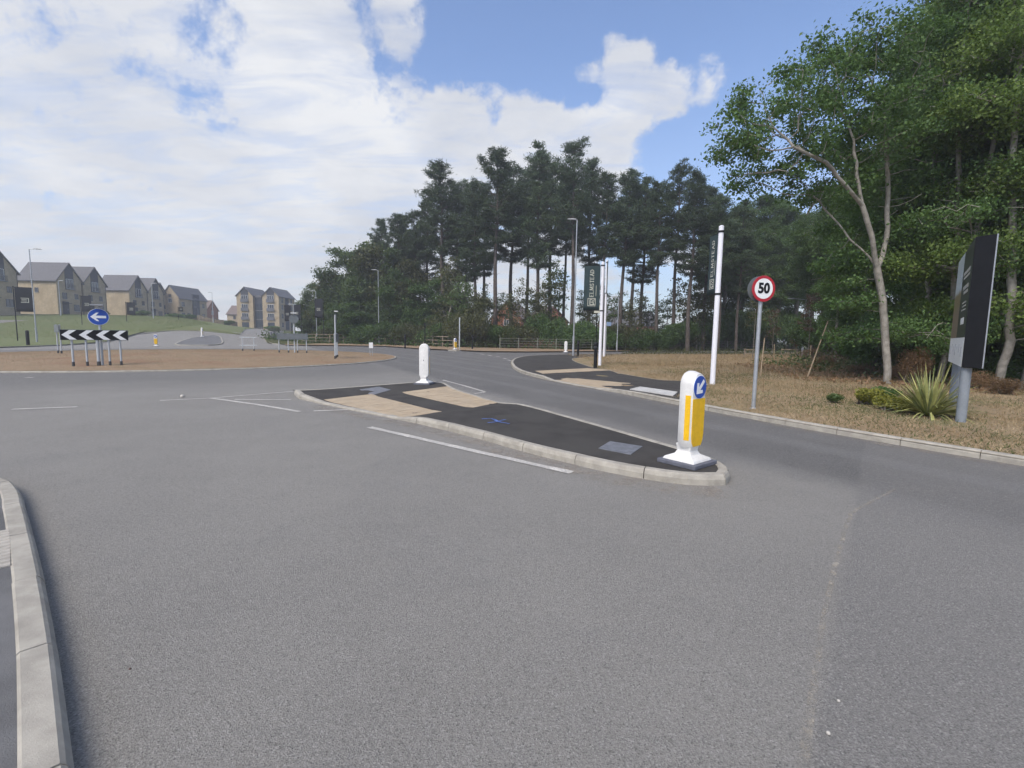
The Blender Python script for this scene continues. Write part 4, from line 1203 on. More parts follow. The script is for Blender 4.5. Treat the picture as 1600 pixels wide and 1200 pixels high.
# ------------------------------------------------------------------ street furniture
M_white = mat('white plastic', (0.70, 0.69, 0.66), 0.5, 0.06, 9, 0, dirt=(0.52, 0.49, 0.44))
M_yel = mat('amber reflective yellow', (0.80, 0.47, 0.012), 0.4, 0.08, 14)
M_sblue = mat('sign blue', (0.015, 0.075, 0.38), 0.4, 0.05, 6)
M_sred = mat('sign red', (0.40, 0.018, 0.03), 0.4, 0.06, 6)
M_swhite = mat('sign white', (0.80, 0.81, 0.80), 0.45, 0.03, 6)
M_black = mat('satin black', (0.010, 0.0105, 0.012), 0.5, 0.15, 5, spec=0.2)
M_sback = mat('grey sign back', (0.14, 0.16, 0.17), 0.5, 0.1, 5)
M_galv = mat('galvanised steel', (0.42, 0.44, 0.46), 0.45, 0.12, 7, 0.05, 40, metal=0.55)
M_gpost = mat('grey painted steel', (0.42, 0.45, 0.47), 0.5, 0.08, 5)
M_wpole = mat('white gloss pole', (0.80, 0.80, 0.84), 0.3, 0.03, 3)
M_plinth = mat('grey rubber plinth', (0.12, 0.125, 0.15), 0.8, 0.15, 10)
M_lamp = mat('lantern grey', (0.30, 0.31, 0.32), 0.5)
M_bann = mat('dark green banner', (0.026, 0.048, 0.052), 0.7, 0.12, 3)
M_bblk = mat('black banner', (0.022, 0.024, 0.030), 0.7, 0.12, 3)
M_cream = mat('banner cream print', (0.62, 0.62, 0.52), 0.6)
M_dkbase = mat('dark post base', (0.06, 0.06, 0.062), 0.7)


def bollard_outline(w, z0, z1, n=9):
    r = w / 2; pts = [(-r * 0.72, z0), (r * 0.72, z0), (r, z0 + 0.07)]
    pts += [(r * math.cos(a), z1 - r + r * math.sin(a)) for a in np.linspace(0, math.pi, n * 2)]
    pts += [(-r, z0 + 0.07)]
    return pts


def bollard(x, y, z, yaw, label, h=1.11, front=True, arrow='left', group='keep-left bollards', small=False):
    t = empty('keep_left_bollard', (x, y, z), yaw); tag(t, label, 'bollard', group)
    w = 0.305
    B().box((0, 0, 0.02), (0.50, 0.50, 0.05)).build('plinth', M_plinth, t, bevel=0.01)
    def sq(r, zz): return [(-r, -r, zz), (r, -r, zz), (r, r, zz), (-r, r, zz)]
    B().loft([sq(0.205, 0.045), sq(0.19, 0.075), sq(0.105, 0.115), sq(0.085, 0.16), sq(0.10, 0.24)]).build('foot', M_white, t, bevel=0.008)
    o = bollard_outline(w, 0.20, h)
    def sc(k, yy):
        cz = 0.66; return [(px * k, yy, cz + (pz - cz) * (1 - (1 - k) * 0.45)) for px, pz in o]
    B().loft([sc(0.72, 0.062), sc(0.92, 0.052), sc(1.0, 0.025), sc(1.0, -0.03), sc(0.88, -0.105), sc(0.86, -0.112)]).build('body', M_white, t, smooth=True)
    k = 0.86
    if front:
        r = w / 2 * k
        pan = [(-r * 0.84, 0.27), (-r * 0.6, 0.225), (r * 0.6, 0.225), (r * 0.84, 0.27), (r * 0.99, 0.36), (r * 0.99, 0.79), (-r * 0.99, 0.79), (-r * 0.99, 0.36)]
        B().poly_y(pan, -0.118, 0.012).build('yellow_panel', M_yel, t)
        for s in (-1, 1):
            # strip on the flank between front edge and side
            q = [Vector((s * (w / 2 + 0.003), -0.032, 0)), Vector((s * (w / 2 * 0.90 + 0.003), -0.092, 0))]
            vs = []
            for zz in (0.30, 0.83):
                for p in q: vs.append((p.x, p.y, zz))
            B().loft([[vs[0], vs[1], vs[3], vs[2]], [(v[0] - s * 0.02, v[1] + 0.01, v[2]) for v in (vs[0], vs[1], vs[3], vs[2])]]).build('side_strip', M_yel, t)
        cz = h - 0.185
        rd = B().disc_y((0, -0.122, cz), 0.132, 0.014).build('roundel', M_sblue, t)
        B().disc_y((0, -0.117, cz), 0.140, 0.01).build('roundel_rim', M_swhite, t)
        s = -1 if arrow == 'left' else 1
        u = Vector((s, -1)).normalized(); n = Vector((-u.y, u.x))
        tip = u * 0.105; hb_ = u * 0.02
        ar = [tip, hb_ + n * 0.072 - u * -0.005, hb_ + n * 0.045 + u * -0.02, u * 0.032 + n * 0.020, u * -0.105 + n * 0.020, u * -0.105 - n * 0.020, u * 0.032 - n * 0.020, hb_ - n * 0.045 - u * 0.02, hb_ - n * 0.072 + u * 0.005]
        head = [tip, tip - u * 0.02 + n * 0.0]
        hd = [u * 0.105 + Vector((0, 0))]
        poly = [u * 0.110, u * 0.015 + n * 0.085, u * -0.012 + n * 0.060, u * 0.028 + n * 0.020, u * -0.105 + n * 0.020, u * -0.105 - n * 0.020, u * 0.028 - n * 0.020, u * -0.012 - n * 0.060, u * 0.015 - n * 0.085]
        B().poly_y([(p.x, cz + p.y) for p in poly], -0.126, 0.003).build('arrow', M_swhite, rd)
    B().box((0, 0.064, 0.72), (0.02, 0.008, 0.03)).build('lock', M_black, t)
    return t


p = at(1073, 722, .12)
bollard(p.x, p.y, zverge(p.x, p.y) + 0.005, math.atan2(0.63, 0.78), 'white and yellow bollard with blue arrow on the nose of the near island')
p = at(663, 599.5, .12)
bollard(p.x, p.y, zverge(p.x, p.y), R(170), 'plain white back of a bollard on the far end of the near island', 1.22)
p = at(711, 546.5, .1)
bollard(p.x, p.y, 0.1, R(42), 'slim yellow bollard on the far island before the pines', 1.2)
p = at(244, 541.2, .0)
bollard(p.x, p.y, hgt(p.x, p.y), R(28), 'white and yellow bollard beyond the roundabout below the green bank', 1.2)
p = at(884, 550.5, .1)
bollard(p.x, p.y, 0.09, R(160), 'white bollard back by the far exit road under the pines', 1.1)
p = atY(316, 533, 66)
bollard(p.x, p.y, hgt(p.x, p.y) + 0.1, R(150), 'white bollard back on the island of the hill road', 1.3)


def post(b, h, r=0.045, z0=-0.1): return b.tube((0, 0, z0), (0, 0, h), r, r, 12)


# speed limit sign
p = at(1177, 637, .11); t = empty('speed_limit_sign', (p.x, p.y, 0.09), R(10)); tag(t, 'grey post with round red-rimmed 50 speed limit disc at the right kerb', 'road sign')
post(B(), 2.70, 0.042).build('post', M_galv, t, smooth=True)
B().lathe([(0.07, 0), (0.06, 0.02), (0.045, 0.03)], 12).build('foot_collar', M_galv, t)
zc = 2.60
d = B().disc_y((0, -0.075, zc), 0.275, 0.012, 40).build('disc', M_sred, t)
B().disc_y((0, -0.079, zc), 0.215, 0.006, 40).build('disc_face', M_swhite, d)
me = text_mesh('50', 0.262, 0.011); me.materials.append(M_black); nb = obj('numeral', me, d); nb.location = (0, -0.0835, zc); nb.rotation_euler = (R(90), 0, 0); nb.scale = (1.05, 1.12, 1)
d2 = B().disc_y((0.0, 0.062, zc), 0.275, 0.012, 40).build('rear_disc', M_sback, t)
for zz in (zc - 0.12, zc + 0.12): B().box((0, 0, zz), (0.30, 0.13, 0.035)).build('clip', M_galv, t)

LET = {'E': [[(0, 0), (0, 1)], [(0, 1), (.6, 1)], [(0, .5), (.45, .5)], [(0, 0), (.6, 0)]], 'L': [[(0, 0), (0, 1)], [(0, 0), (.6, 0)]],
       'M': [[(0, 0), (.08, 1)], [(.08, 1), (.42, .1)], [(.42, .1), (.76, 1)], [(.76, 1), (.84, 0)]], 'S': [[(.55, .85), (.3, 1)], [(.3, 1), (.05, .8)], [(.05, .8), (.12, .58)], [(.12, .58), (.5, .4)], [(.5, .4), (.56, .2)], [(.56, .2), (.3, 0)], [(.3, 0), (.02, .15)]],
       'T': [[(.32, 0), (.32, 1)], [(0, 1), (.64, 1)]], 'A': [[(0, 0), (.35, 1)], [(.35, 1), (.7, 0)], [(.12, .35), (.58, .35)]], 'D': [[(0, 0), (0, 1)], [(0, 1), (.4, .92)], [(.4, .92), (.66, .5)], [(.66, .5), (.4, .08)], [(.4, .08), (0, 0)]]}


def word_strokes(s, size):
    """serif-like stroke letters laid along +x, returned as polygons"""
    out = []; x = 0
    for ch in s:
        wd = max(q[0] for st in LET[ch] for q in st)
        for (a, b) in LET[ch]:
            A = Vector((x + a[0], a[1])) * size; Bv = Vector((x + b[0], b[1])) * size
            d = (Bv - A); th = (0.13 if abs(d.y) > abs(d.x) * 0.5 else 0.085) * size
            n = Vector((-d.y, d.x)).normalized() * th / 2; e = d.normalized() * th * 0.35
            out.append([A - e + n, A - e - n, Bv + e - n, Bv + e + n])
            if abs(d.x) < abs(d.y) * 0.45 and ch not in 'S':      # serifs
                for P in (A, Bv):
                    if P.y in (0, size) or abs(P.y) < 1e-6 or abs(P.y - size) < 1e-6:
                        s2 = 0.13 * size; hh = 0.04 * size; yy = P.y + (hh if P.y < size / 2 else -hh)
                        out.append([Vector((P.x - s2, yy - hh)), Vector((P.x + s2, yy - hh)), Vector((P.x + s2, yy + hh)), Vector((P.x - s2, yy + hh))])
        x += wd + 0.30
    return out, (x - 0.30) * size


def banner_print(parent, cx, zb, w, h, side):
    """emblem at the foot, the name running upwards, a fine line beside it"""
    y = -0.016 * side
    polys, L = word_strokes('ELMSTEAD', 1.0)
    size = h * 0.60 / L
    polys, L = word_strokes('ELMSTEAD', size)
    b = B(); k = 0
    for q in polys:
        k += 1
        pts = []
        for p in q:                       # rotate to run upwards
            xx = -(p.y - size * 0.5) ; zz = p.x
            pts.append((cx + xx * side - 0.02 * w * side, zb + h * 0.31 + zz))
        b.poly_y(pts, y - 0.0015 * side - 0.00002 * k * side, 0.0012 * side)
    b.build('lettering', M_cream, parent)
    B().box((cx + 0.26 * w * side, y - 0.001 * side, zb + h * 0.44), (0.022 * w, 0.002, h * 0.24)).build('fine_print', M_cream, parent)
    s = 0.46 * w; ez = zb + h * 0.10; b = B(); y2 = y - 0.001 * side
    for dx, dz, ww, hh in ((-.5, .5, .06, 1.06), (.5, .5, .06, 1.06), (0, 0, 1.0, .06), (0, 1, 1.0, .06), (-.22, .5, .09, .72), (-.05, .84, .3, .08), (.22, .66, .3, .08), (.05, .5, .34, .08), (.22, .3, .09, .36), (0, .16, .34, .08), (.34, .84, .12, .1), (.34, .2, .12, .12)):
        b.box((cx + dx * s, y2, ez + dz * s), (ww * s, 0.002, hh * s))
    b.build('emblem', M_cream, parent)


def flagpole(x, y, z, h, banner_w, banner_h, yaw, label, white=True, small=False, group='white banner poles', drop=0.12):
    t = empty('banner_pole', (x, y, z), yaw); tag(t, label, 'banner pole', group)
    mp = M_wpole if white else M_black; r = 0.085 if white else 0.05
    B().tube((0, 0, -0.1), (0, 0, h), r, r * 0.92, 14).build('pole', mp, t, smooth=True)
    B().lathe([(r, 0), (r * 0.8, 0.03), (r * 0.3, 0.05)], 14, (0, 0, h)).build('cap', mp, t)
    top = h - drop - 0.05; bot = top - banner_h
    for zz in (top + 0.02, bot - 0.02):
        B().tube((0, 0, zz), (-banner_w - r - 0.04, 0, zz), 0.014, 0.014, 8).build('banner_arm', M_black, t)
        B().lathe([(r * 1.15, -0.03), (r * 1.15, 0.03)], 14, (0, 0, zz)).build('clamp', M_black, t)
    cx = -r - 0.04 - banner_w / 2
    # slightly billowed cloth
    nx, nz = 8, 10; vs = []
    for sgn in (-0.006, 0.006):
        for j in range(nz + 1):
            for i in range(nx + 1):
                u, v = i / nx, j / nz
                vs.append((cx - banner_w / 2 + banner_w * u, sgn + 0.012 * math.sin(u * 5 + v * 3) * math.sin(v * math.pi), bot + banner_h * v))
    fs = []; o = (nx + 1) * (nz + 1)
    for j in range(nz):
        for i in range(nx):
            a = j * (nx + 1) + i; fs += [(a, a + 1, a + nx + 2, a + nx + 1), (o + a, o + a + nx + 1, o + a + nx + 2, o + a + 1)]
    for i in range(nx): fs += [(i, i + o, i + 1 + o, i + 1)]
    b = B(); b.add(vs, fs)
    bn = b.build('banner', M_bann if white else M_bblk, t, smooth='all')
    if not small:
        banner_print(bn, cx, bot, banner_w, banner_h, 1); banner_print(bn, cx, bot, banner_w, banner_h, -1)
    else:
        for side in (1, -1):
            b = B(); y0 = -0.022 * side; s = banner_w * 0.42; ez = bot + banner_h * 0.38
            for dx, dz, ww, hh in ((0, 0, 1, .09), (0, .75, 1, .09), (-.5, .375, .09, .8), (0.05, .25, .7, .08), (0.05, .5, .7, .08)): b.box((cx + dx * s, y0, ez + dz * s), (ww * s, 0.004, hh * s))
            b.build('emblem', M_cream, bn)
    return t


p = at(1113, 600, .11); flagpole(p.x, p.y, 0.09, top_h(1129, 360, p.y) - 0.1, 0.66, 1.95, R(-88), 'tall white pole with edge-on dark ELMSTEAD banner between island bollard and speed sign')
p = at(937, 571, .11); flagpole(p.x, p.y, 0.09, top_h(938, 413, p.y) - 0.1, 0.84, 2.3, R(0), 'white pole with dark green ELMSTEAD banner beside the black bollard')
p = at(943.5, 557, .11); flagpole(p.x, p.y, 0.09, top_h(947, 410, p.y) - 0.1, 0.84, 2.3, R(84), 'second white pole close behind the ELMSTEAD banner pole')
# dark flag signs below the houses
for px, Y, ty, bw, bh, yaw, lab in ((26, 54, 448, 1.5, 2.7, 180, 'black square flag on a dark pole at the left end of the bank'), (129, 78, 462, 1.25, 2.5, 180, 'black flag rising behind the blue arrow roundel'), (199, 84, 472, 1.2, 2.7, 180, 'black flag right of the chevron board below the houses'),
                              (280, 92, 490, 0.7, 1.9, 180, 'small black flag where the bank meets the hill road'), (456, 84, 477, 1.0, 2.7, 0, 'black flag left of the pair right of the hill road'), (471, 80, 476, 1.0, 2.5, 0, 'black flag right of the pair right of the hill road'), (506, 70, 467, 1.05, 2.7, 0, 'black flag on a dark pole before the left end of the wood')):
    x, y = spot(px, Y); z = zverge(x, y); h = top_h(px, ty, Y) - z
    flagpole(x, y, z - 0.05, max(2.5, h), bw, min(bh, h * 0.62), R(yaw) + math.atan2(-x, y) * 0.8, lab, False, True, 'dark flags round the roundabout', 0.02)


def lamp_post(x, y, z, h, yaw, arm, label, group='street lamps', r=0.06):
    t = empty('street_lamp', (x, y, z), yaw); tag(t, label, 'street lamp', group)
    B().tube((0, 0, -0.1), (0, 0, min(1.6, h * 0.2)), r * 1.5, r * 1.5, 12).build('base_section', M_galv, t, smooth=True)
    B().tube((0, 0, min(1.6, h * 0.2)), (0, 0, h), r, r * 0.72, 12).build('pole', M_galv, t, smooth=True)
    B().box((r * 1.5 - 0.008, 0, 0.7), (0.02, 0.09, 0.5)).build('access_door', M_gpost, t)
    B().tube((0, 0, h - 0.05), (arm, 0, h + 0.02), 0.03, 0.028, 8).build('arm', M_galv, t)
    b = B(); a0 = arm
    b.loft([[(a0 - 0.05, -0.07, h + 0.0), (a0 - 0.05, 0.07, h + 0.0), (a0 - 0.05, 0.05, h + 0.08), (a0 - 0.05, -0.05, h + 0.08)],
            [(a0 + 0.25, -0.14, h - 0.01), (a0 + 0.25, 0.14, h - 0.01), (a0 + 0.25, 0.10, h + 0.09), (a0 + 0.25, -0.10, h + 0.09)],
            [(a0 + 0.62, -0.10, h + 0.01), (a0 + 0.62, 0.10, h + 0.01), (a0 + 0.62, 0.06, h + 0.06), (a0 + 0.62, -0.06, h + 0.06)]])
    b.build('lantern', M_lamp, t, smooth=True)
    return t


for px, Y, ty, yaw, arm, lab in ((896.5, 37.6, 349, 180, 0.12, 'tall street lamp in front of the pines by the black bollards'), (592, 68.4, 424, 180, 0.3, 'street lamp before the left end of the pines'), (56, 52, 392, 15, 0.45, 'street lamp below the left-hand houses with lantern to the right'),
                                 (97, 96, 440, 10, 0.3, 'slim street lamp behind the left end of the chevron board'), (241, 92, 444, 10, 0.3, 'slim street lamp behind the yellow bollard below the houses'), (334, 104, 458, 180, 0.3, 'slim street lamp on the left side of the hill road'), (495, 78, 456, 180, 0.3, 'slim street lamp at the left tip of the wood'),
                                 (1255, 50, 468, 180, 1.3, 'small street lamp with long arm among the young trees'), (964.5, 55, 465, 180, 0.2, 'slim street lamp under the pines right of the banners'), (743, 80, 420, 180, 0.2, 'slim street lamp hidden among pine trunks'), (460, 70, 476, 180, 0.2, 'slim street lamp between the two flags right of the hill road')):
    x, y = spot(px, Y); z = zverge(x, y); lamp_post(x, y, z - 0.03, top_h(px, ty, Y) - z, R(yaw), arm, lab)
p = at(1255, 556, .11)
# plate on the small lamp
x, y = spot(1252, 49.8); tag(B().box((0, 0, 0), (1.5, 0.03, 0.28)).build('name_plate', M_swhite, None, (x, y, 2.0 - 0.28)), 'white plate low on the small arm lamp', 'sign')


def black_bollard(px, py, h, label):
    p = at(px, py, .11); t = empty('black_bollard', (p.x, p.y, 0.1)); tag(t, label, 'bollard', 'black pavement bollards')
    B().lathe([(0.10, -0.1), (0.10, 0.05), (0.085, 0.10), (0.08, h * 0.80), (0.095, h * 0.81), (0.095, h * 0.84), (0.08, h * 0.86)], 16).build('shaft', M_black, t, smooth=True)
    B().lathe([(0.08, h * 0.86), (0.105, h * 0.88), (0.11, h * 0.93), (0.085, h * 0.98), (0.03, h)], 16).build('cap', M_black, t, smooth=True)
    B().lathe([(0.0975, h * 0.815), (0.0975, h * 0.835)], 16).build('band', M_plinth, t)


black_bollard(930, 575, 1.25, 'black bollard at the foot of the ELMSTEAD banner pole')
black_bollard(903, 557, 1.25, 'black bollard right of the tall street lamp')
black_bollard(633, 543, 1.5, 'dark bollard on the far kerb before the wood')
black_bollard(738, 545, 1.5, 'dark bollard right of the slim yellow bollard')
for px, py, ty, r, m, lab in ((718, 546, 498, 0.06, M_gpost, 'plain grey post beside the slim yellow bollard'), (664, 545, 506, 0.05, M_black, 'plain black post on the far kerb behind the white bollard'), (44, 539, 518, 0.13, M_black, 'short dark post at the foot of the left-hand bank')):
    p = at(px, py, .11); h = top_h(px, ty, p.y)
    tag(B().lathe([(r, -0.1), (r, h - 0.05), (r * 0.7, h)], 12).build('marker_post', m, None, (p.x, p.y, 0.1), smooth=True), lab, 'post')
# small sign with two legs, white
p = at(580, 556.5, .1); t = empty('marker_sign', (p.x, p.y, zrb(p.x, p.y) - 0.02), R(15)); tag(t, 'small white marker box on two legs at the right end of the roundabout', 'marker')
for s in (-1, 1): B().tube((s * 0.07, 0, -0.1), (s * 0.07, 0, 0.6), 0.018, 0.018, 8).build('leg', M_galv, t)
B().box((0, 0, 0.72), (0.26, 0.10, 0.38)).build('box', M_swhite, t, bevel=0.01)
# small blue sign by the banners
p = at(946, 555, .11); t = empty('blue_plate_sign', (p.x, p.y, 0.08), R(20)); tag(t, 'small pale blue plate on a grey post right of the white poles', 'road sign')
h = top_h(946, 505, p.y)
post(B(), h, 0.03).build('post', M_galv, t); B().box((0.2, -0.05, h - 0.16), (0.42, 0.02, 0.34)).build('plate', mat('pale blue plate', (0.30, 0.42, 0.62), 0.5), t)
p = at(931, 569, .11); x, y = spot(931.5, p.y + 2); t = empty('parking_plate_sign', (x, y, 0.08)); tag(t, 'small cream sign tucked below the dark green banner', 'road sign')
h = top_h(931, 480, y); post(B(), h, 0.025).build('post', M_black, t); B().box((0, -0.04, h - 0.22), (0.34, 0.02, 0.46)).build('plate', M_cream, t)
B().box((0, -0.053, h - 0.14), (0.2, 0.004, 0.12)).build('print', M_black, t)

# chevron board on the roundabout
p = at(152, 572, .12); yaw = math.atan2(p.x, p.y) * -1 * 0.86
t = empty('chevron_board', (p.x, p.y, zrb(p.x, p.y) - 0.03), yaw); tag(t, 'black board with four white chevrons pointing left on the roundabout', 'road sign')
Wc, Hc, zc = 2.06, 0.385, 1.27
bd = B().box((0, 0, zc), (Wc, 0.02, Hc)).build('board', M_black, t)
B().box((0, 0.012, zc), (Wc + 0.03, 0.012, Hc + 0.03)).build('board_rim', M_sback, t)
pw = Wc / 4
for i in range(4):
    x0 = -Wc / 2 + i * pw + 0.03; hw = 0.21; tip = 0.235; H2 = Hc / 2 - 0.004
    pts = [(x0, zc), (x0 + tip, zc + H2), (x0 + tip + hw, zc + H2), (x0 + hw, zc), (x0 + tip + hw, zc - H2), (x0 + tip, zc - H2)]
    pts = [(min(x, Wc / 2 - 0.005), z) for x, z in pts]
    B().poly_y(pts, -0.014, 0.004).build('chevron', M_swhite, bd)
for x0, big in ((-0.72, 0), (-0.30, 0), (0.05, 1), (0.40, 0), (0.76, 0)):
    r = 0.055 if big else 0.038
    B().tube((x0, 0.06, -0.1), (x0, 0.06, zc + 0.2), r, r, 10).build('post', M_gpost, t, smooth=True)
    B().tube((x0, 0.06, -0.1), (x0, 0.06, 0.20), r * 1.25, r * 1.2, 10).build('post_base', M_dkbase, t)
# the blue roundel on its own post, behind the chevron board
t = empty('arrow_sign', (p.x, p.y + 0.22, zrb(p.x, p.y) - 0.03), yaw); tag(t, 'round blue sign with white left arrow above the chevron board', 'road sign')
zr = top_h(149, 495.5, p.y + 0.2) - 0.1
B().tube((0.02, 0.05, -0.1), (0.02, 0.05, zr + 0.45), 0.045, 0.045, 10).build('post', M_gpost, t, smooth=True)
d = B().disc_y((0, -0.02, zr), 0.32, 0.014, 36).build('disc', M_sblue, t)
B().disc_y((0, -0.012, zr), 0.335, 0.01, 36).build('disc_rim', M_swhite, t)
ar = [(-0.25, 0), (-0.06, 0.17), (0.02, 0.17), (-0.08, 0.05), (0.24, 0.05), (0.24, -0.05), (-0.08, -0.05), (0.02, -0.17), (-0.06, -0.17)]
B().poly_y([(x, zr + z) for x, z in ar], -0.026, 0.004).build('arrow', M_swhite, d)
B().box((-0.02, -0.1, zr + 0.47), (0.42, 0.22, 0.06)).build('sign_light', M_lamp, t, bevel=0.01)
# posts of a sign seen from behind, further back on the roundabout
def back_sign(px, py, yaw, w, zl, zh, nposts, label, roundel=0, rails=False, z0=None):
    p = at(px, py, .2); t = empty('road_sign', (p.x, p.y, (zrb(p.x, p.y) if z0 is None else z0) - 0.03), R(yaw)); tag(t, label, 'road sign')
    if rails:
        for zz in (zl, zh): B().box((0, 0, zz), (w + 0.15, 0.03, 0.07)).build('rail', M_gpost, t)
    else:
        B().box((0, -0.05, (zl + zh) / 2), (w, 0.02, zh - zl)).build('panel', M_sback, t)
        for zz in (zl + 0.08, zh - 0.08): B().box((0, -0.02, zz), (w * 0.98, 0.03, 0.04)).build('stiffener', M_galv, t)
    for k in range(nposts):
        x0 = -w / 2 + 0.1 + (w - 0.2) * k / max(1, nposts - 1)
        B().tube((x0, 0.02, -0.1), (x0, 0.02, zh + 0.02), 0.035, 0.035, 8).build('post', M_gpost, t, smooth=True)
        B().tube((x0, 0.02, -0.1), (x0, 0.02, 0.18), 0.045, 0.043, 8).build('post_base', M_dkbase, t)
    if roundel:
        B().tube((0.1, 0.05, -0.1), (0.1, 0.05, roundel + 0.2), 0.045, 0.045, 10).build('tall_post', M_gpost, t, smooth=True)
        B().disc_y((0.1, -0.02, roundel), 0.3, 0.014, 28).build('disc', M_sback, t)
        B().box((0.1, -0.02, roundel + 0.4), (0.35, 0.2, 0.05)).build('sign_light', M_swhite, t)


back_sign(388, 549.5, 10, 0.95, 0.42, 0.98, 2, 'open two-rail sign frame at the back of the roundabout', 0, True)
back_sign(458, 552, 20, 1.9, 0.92, 1.32, 4, 'back of a chevron board on four posts by the two flags', 2.3)
back_sign(526, 558, 106, 1.9, 0.95, 1.45, 3, 'sign seen edge-on with tall post at the right of the roundabout', 2.35)
back_sign(93, 553, -35, 0.9, 1.2, 1.62, 2, 'grey sign back left of the chevron board, further away')

# billboard
M_pic = bpy.data.materials.new('printed landscape picture'); M_pic.use_nodes = True
def pic():
    t = M_pic.node_tree; g = G(t); p = t.nodes['Principled BSDF']; tc = g.n('ShaderNodeTexCoord').outputs['Generated']
    sp = g.n('ShaderNodeSeparateXYZ'); g.l(tc, sp.inputs[0])
    z = g.m('ADD', sp.outputs[2], g.m('MULTIPLY', g.m('SUBTRACT', g.noise(tc, 5, 5), 0.5), 0.12))
    c = g.mix(g.ss(z, 0.52, 0.60), g.mix(g.noise(tc, 12, 5), (0.13, 0.11, 0.04), (0.30, 0.24, 0.13)), g.mix(g.noise(tc, 4, 4), (0.42, 0.52, 0.58), (0.62, 0.66, 0.66)))
    c = g.mix(g.ss(z, 0.40, 0.30), c, (0.22, 0.15, 0.11))
    g.l(c, p.inputs['Base Color']); p.inputs['Roughness'].default_value = 0.35
pic()
NL = atY(1502, 574, 9.0); zb = NL.z
# far corner from its photo bearing at the same height
dd = ray(1474.5, 561.5); FLp = EYE + dd * ((zb - CAM_H) / dd.z); ldir = Vector((FLp.x - NL.x, FLp.y - NL.y, 0)); Lb = min(ldir.length, 3.6); ldir.normalize()
NR = at(1530.5, 575.5, zb); tdir = Vector((NR.x - NL.x, NR.y - NL.y, 0)); Tb = max(0.3, min(tdir.length, 0.45)); tdir.normalize()
zt = atY(1524, 370, 9.0).z; Hb = zt - zb
t = empty('billboard', (NL.x, NL.y, 0.09)); tag(t, 'tall dark billboard on two grey posts at the right edge', 'billboard')
zb -= 0.09; zt -= 0.09
def prism(c4, z0, z1): return B().loft([[(x, y, z0) for x, y in c4], [(x, y, z1) for x, y in c4]])
o2 = Vector((0, 0)); l2 = ldir.to_2d(); t2 = tdir.to_2d()
prism([o2, l2 * Lb, l2 * Lb + t2 * Tb, t2 * Tb], zb, zt).build('cabinet', M_black, t, bevel=0.008)
prism([o2 + t2 * Tb, l2 * 0.02 + t2 * Tb, l2 * 0.02 + t2 * (Tb + 0.02), t2 * (Tb + 0.02)], zb, zt).build('edge_trim', M_galv, t)
out = Vector((-l2.y, l2.x));
if out.dot(t2) > 0: out = -out
def panel(u0, u1, v0, v1, m, name, off=0.004, parent=None):
    a = l2 * (Lb * u0); b = l2 * (Lb * u1); return prism([a, b, b + out * off, a + out * off], zb + Hb * v0, zb + Hb * v1).build(name, m, parent or t)
M_bgreen = mat('billboard dark green', (0.022, 0.035, 0.022), 0.5, 0.1, 2)
panel(0.52, 0.995, 0.235, 0.995, M_pic, 'picture_panel')
gp = panel(0.005, 0.52, 0.235, 0.995, M_bgreen, 'text_panel')
lp = panel(0.005, 0.995, 0.004, 0.235, M_swhite, 'lower_panel')
M_txt = mat('billboard print', (0.40, 0.40, 0.36), 0.6); M_ltxt = mat('billboard grey print', (0.60, 0.61, 0.62), 0.6)
for u0, u1, v0, v1 in ((0.08, 0.46, 0.77, 0.80), (0.08, 0.42, 0.735, 0.755), (0.10, 0.40, 0.64, 0.672), (0.10, 0.34, 0.60, 0.625), (0.12, 0.36, 0.52, 0.532), (0.12, 0.34, 0.49, 0.502), (0.12, 0.36, 0.46, 0.472)):
    panel(u0, u1, v0, v1, M_txt, 'printed_line', 0.007, gp)
panel(0.14, 0.34, 0.345, 0.40, M_swhite, 'white_block', 0.007, gp)
for i in range(7): panel(0.08 + 0.13 * i, 0.16 + 0.13 * i, 0.08 + 0.03 * (i % 3), 0.16 + 0.02 * (i % 2), M_ltxt, 'printed_mark', 0.007, lp)
for u in (0.04, 0.90):
    c = l2 * (Lb * u) + t2 * (Tb * (0.30 if u < 0.5 else 0.5))
    B().tube((c.x, c.y, -0.2), (c.x, c.y, zb + 0.01), 0.08, 0.08, 18).build('post', mat('mid grey steel', (0.22, 0.245, 0.27), 0.5, 0.1, 5), t, smooth=True)

# ---- fences
def rail_fence(P, n_rails, h, label, spacing, m, name='post_and_rail_fence', r=0.05, thin=False):
    t = empty(name, (P[0][0], P[0][1], 0)); tag(t, label, 'fence')
    pts = arc_points(P, spacing)
    for p in pts:
        z = zverge(p.x, p.y); B().box((p.x - P[0][0], p.y - P[0][1], z + h / 2 - 0.05), (r * 2, r * 1.6, h + 0.15), 0.1).build('post', m, t)
    for a, b in zip(pts, pts[1:]):
        za, zb_ = zverge(a.x, a.y), zverge(b.x, b.y)
        for k in range(n_rails):
            zz = h * (0.25 + 0.7 * k / max(1, n_rails - 1)); q = B()
            A = Vector((a.x - P[0][0], a.y - P[0][1], za + zz)); Bv = Vector((b.x - P[0][0], b.y - P[0][1], zb_ + zz))
            hw = 0.034 if not thin else 0.010
            nn = Vector((-(Bv - A).y, (Bv - A).x, 0)).normalized() * 0.022
            off = -nn * 2.0
            q.loft([[A + off - nn + Vector((0, 0, -hw)), A + off + nn + Vector((0, 0, -hw)), A + off + nn + Vector((0, 0, hw)), A + off - nn + Vector((0, 0, hw))],
                    [Bv + off - nn + Vector((0, 0, -hw)), Bv + off + nn + Vector((0, 0, -hw)), Bv + off + nn + Vector((0, 0, hw)), Bv + off - nn + Vector((0, 0, hw))]])
            q.build('rail', m, t)


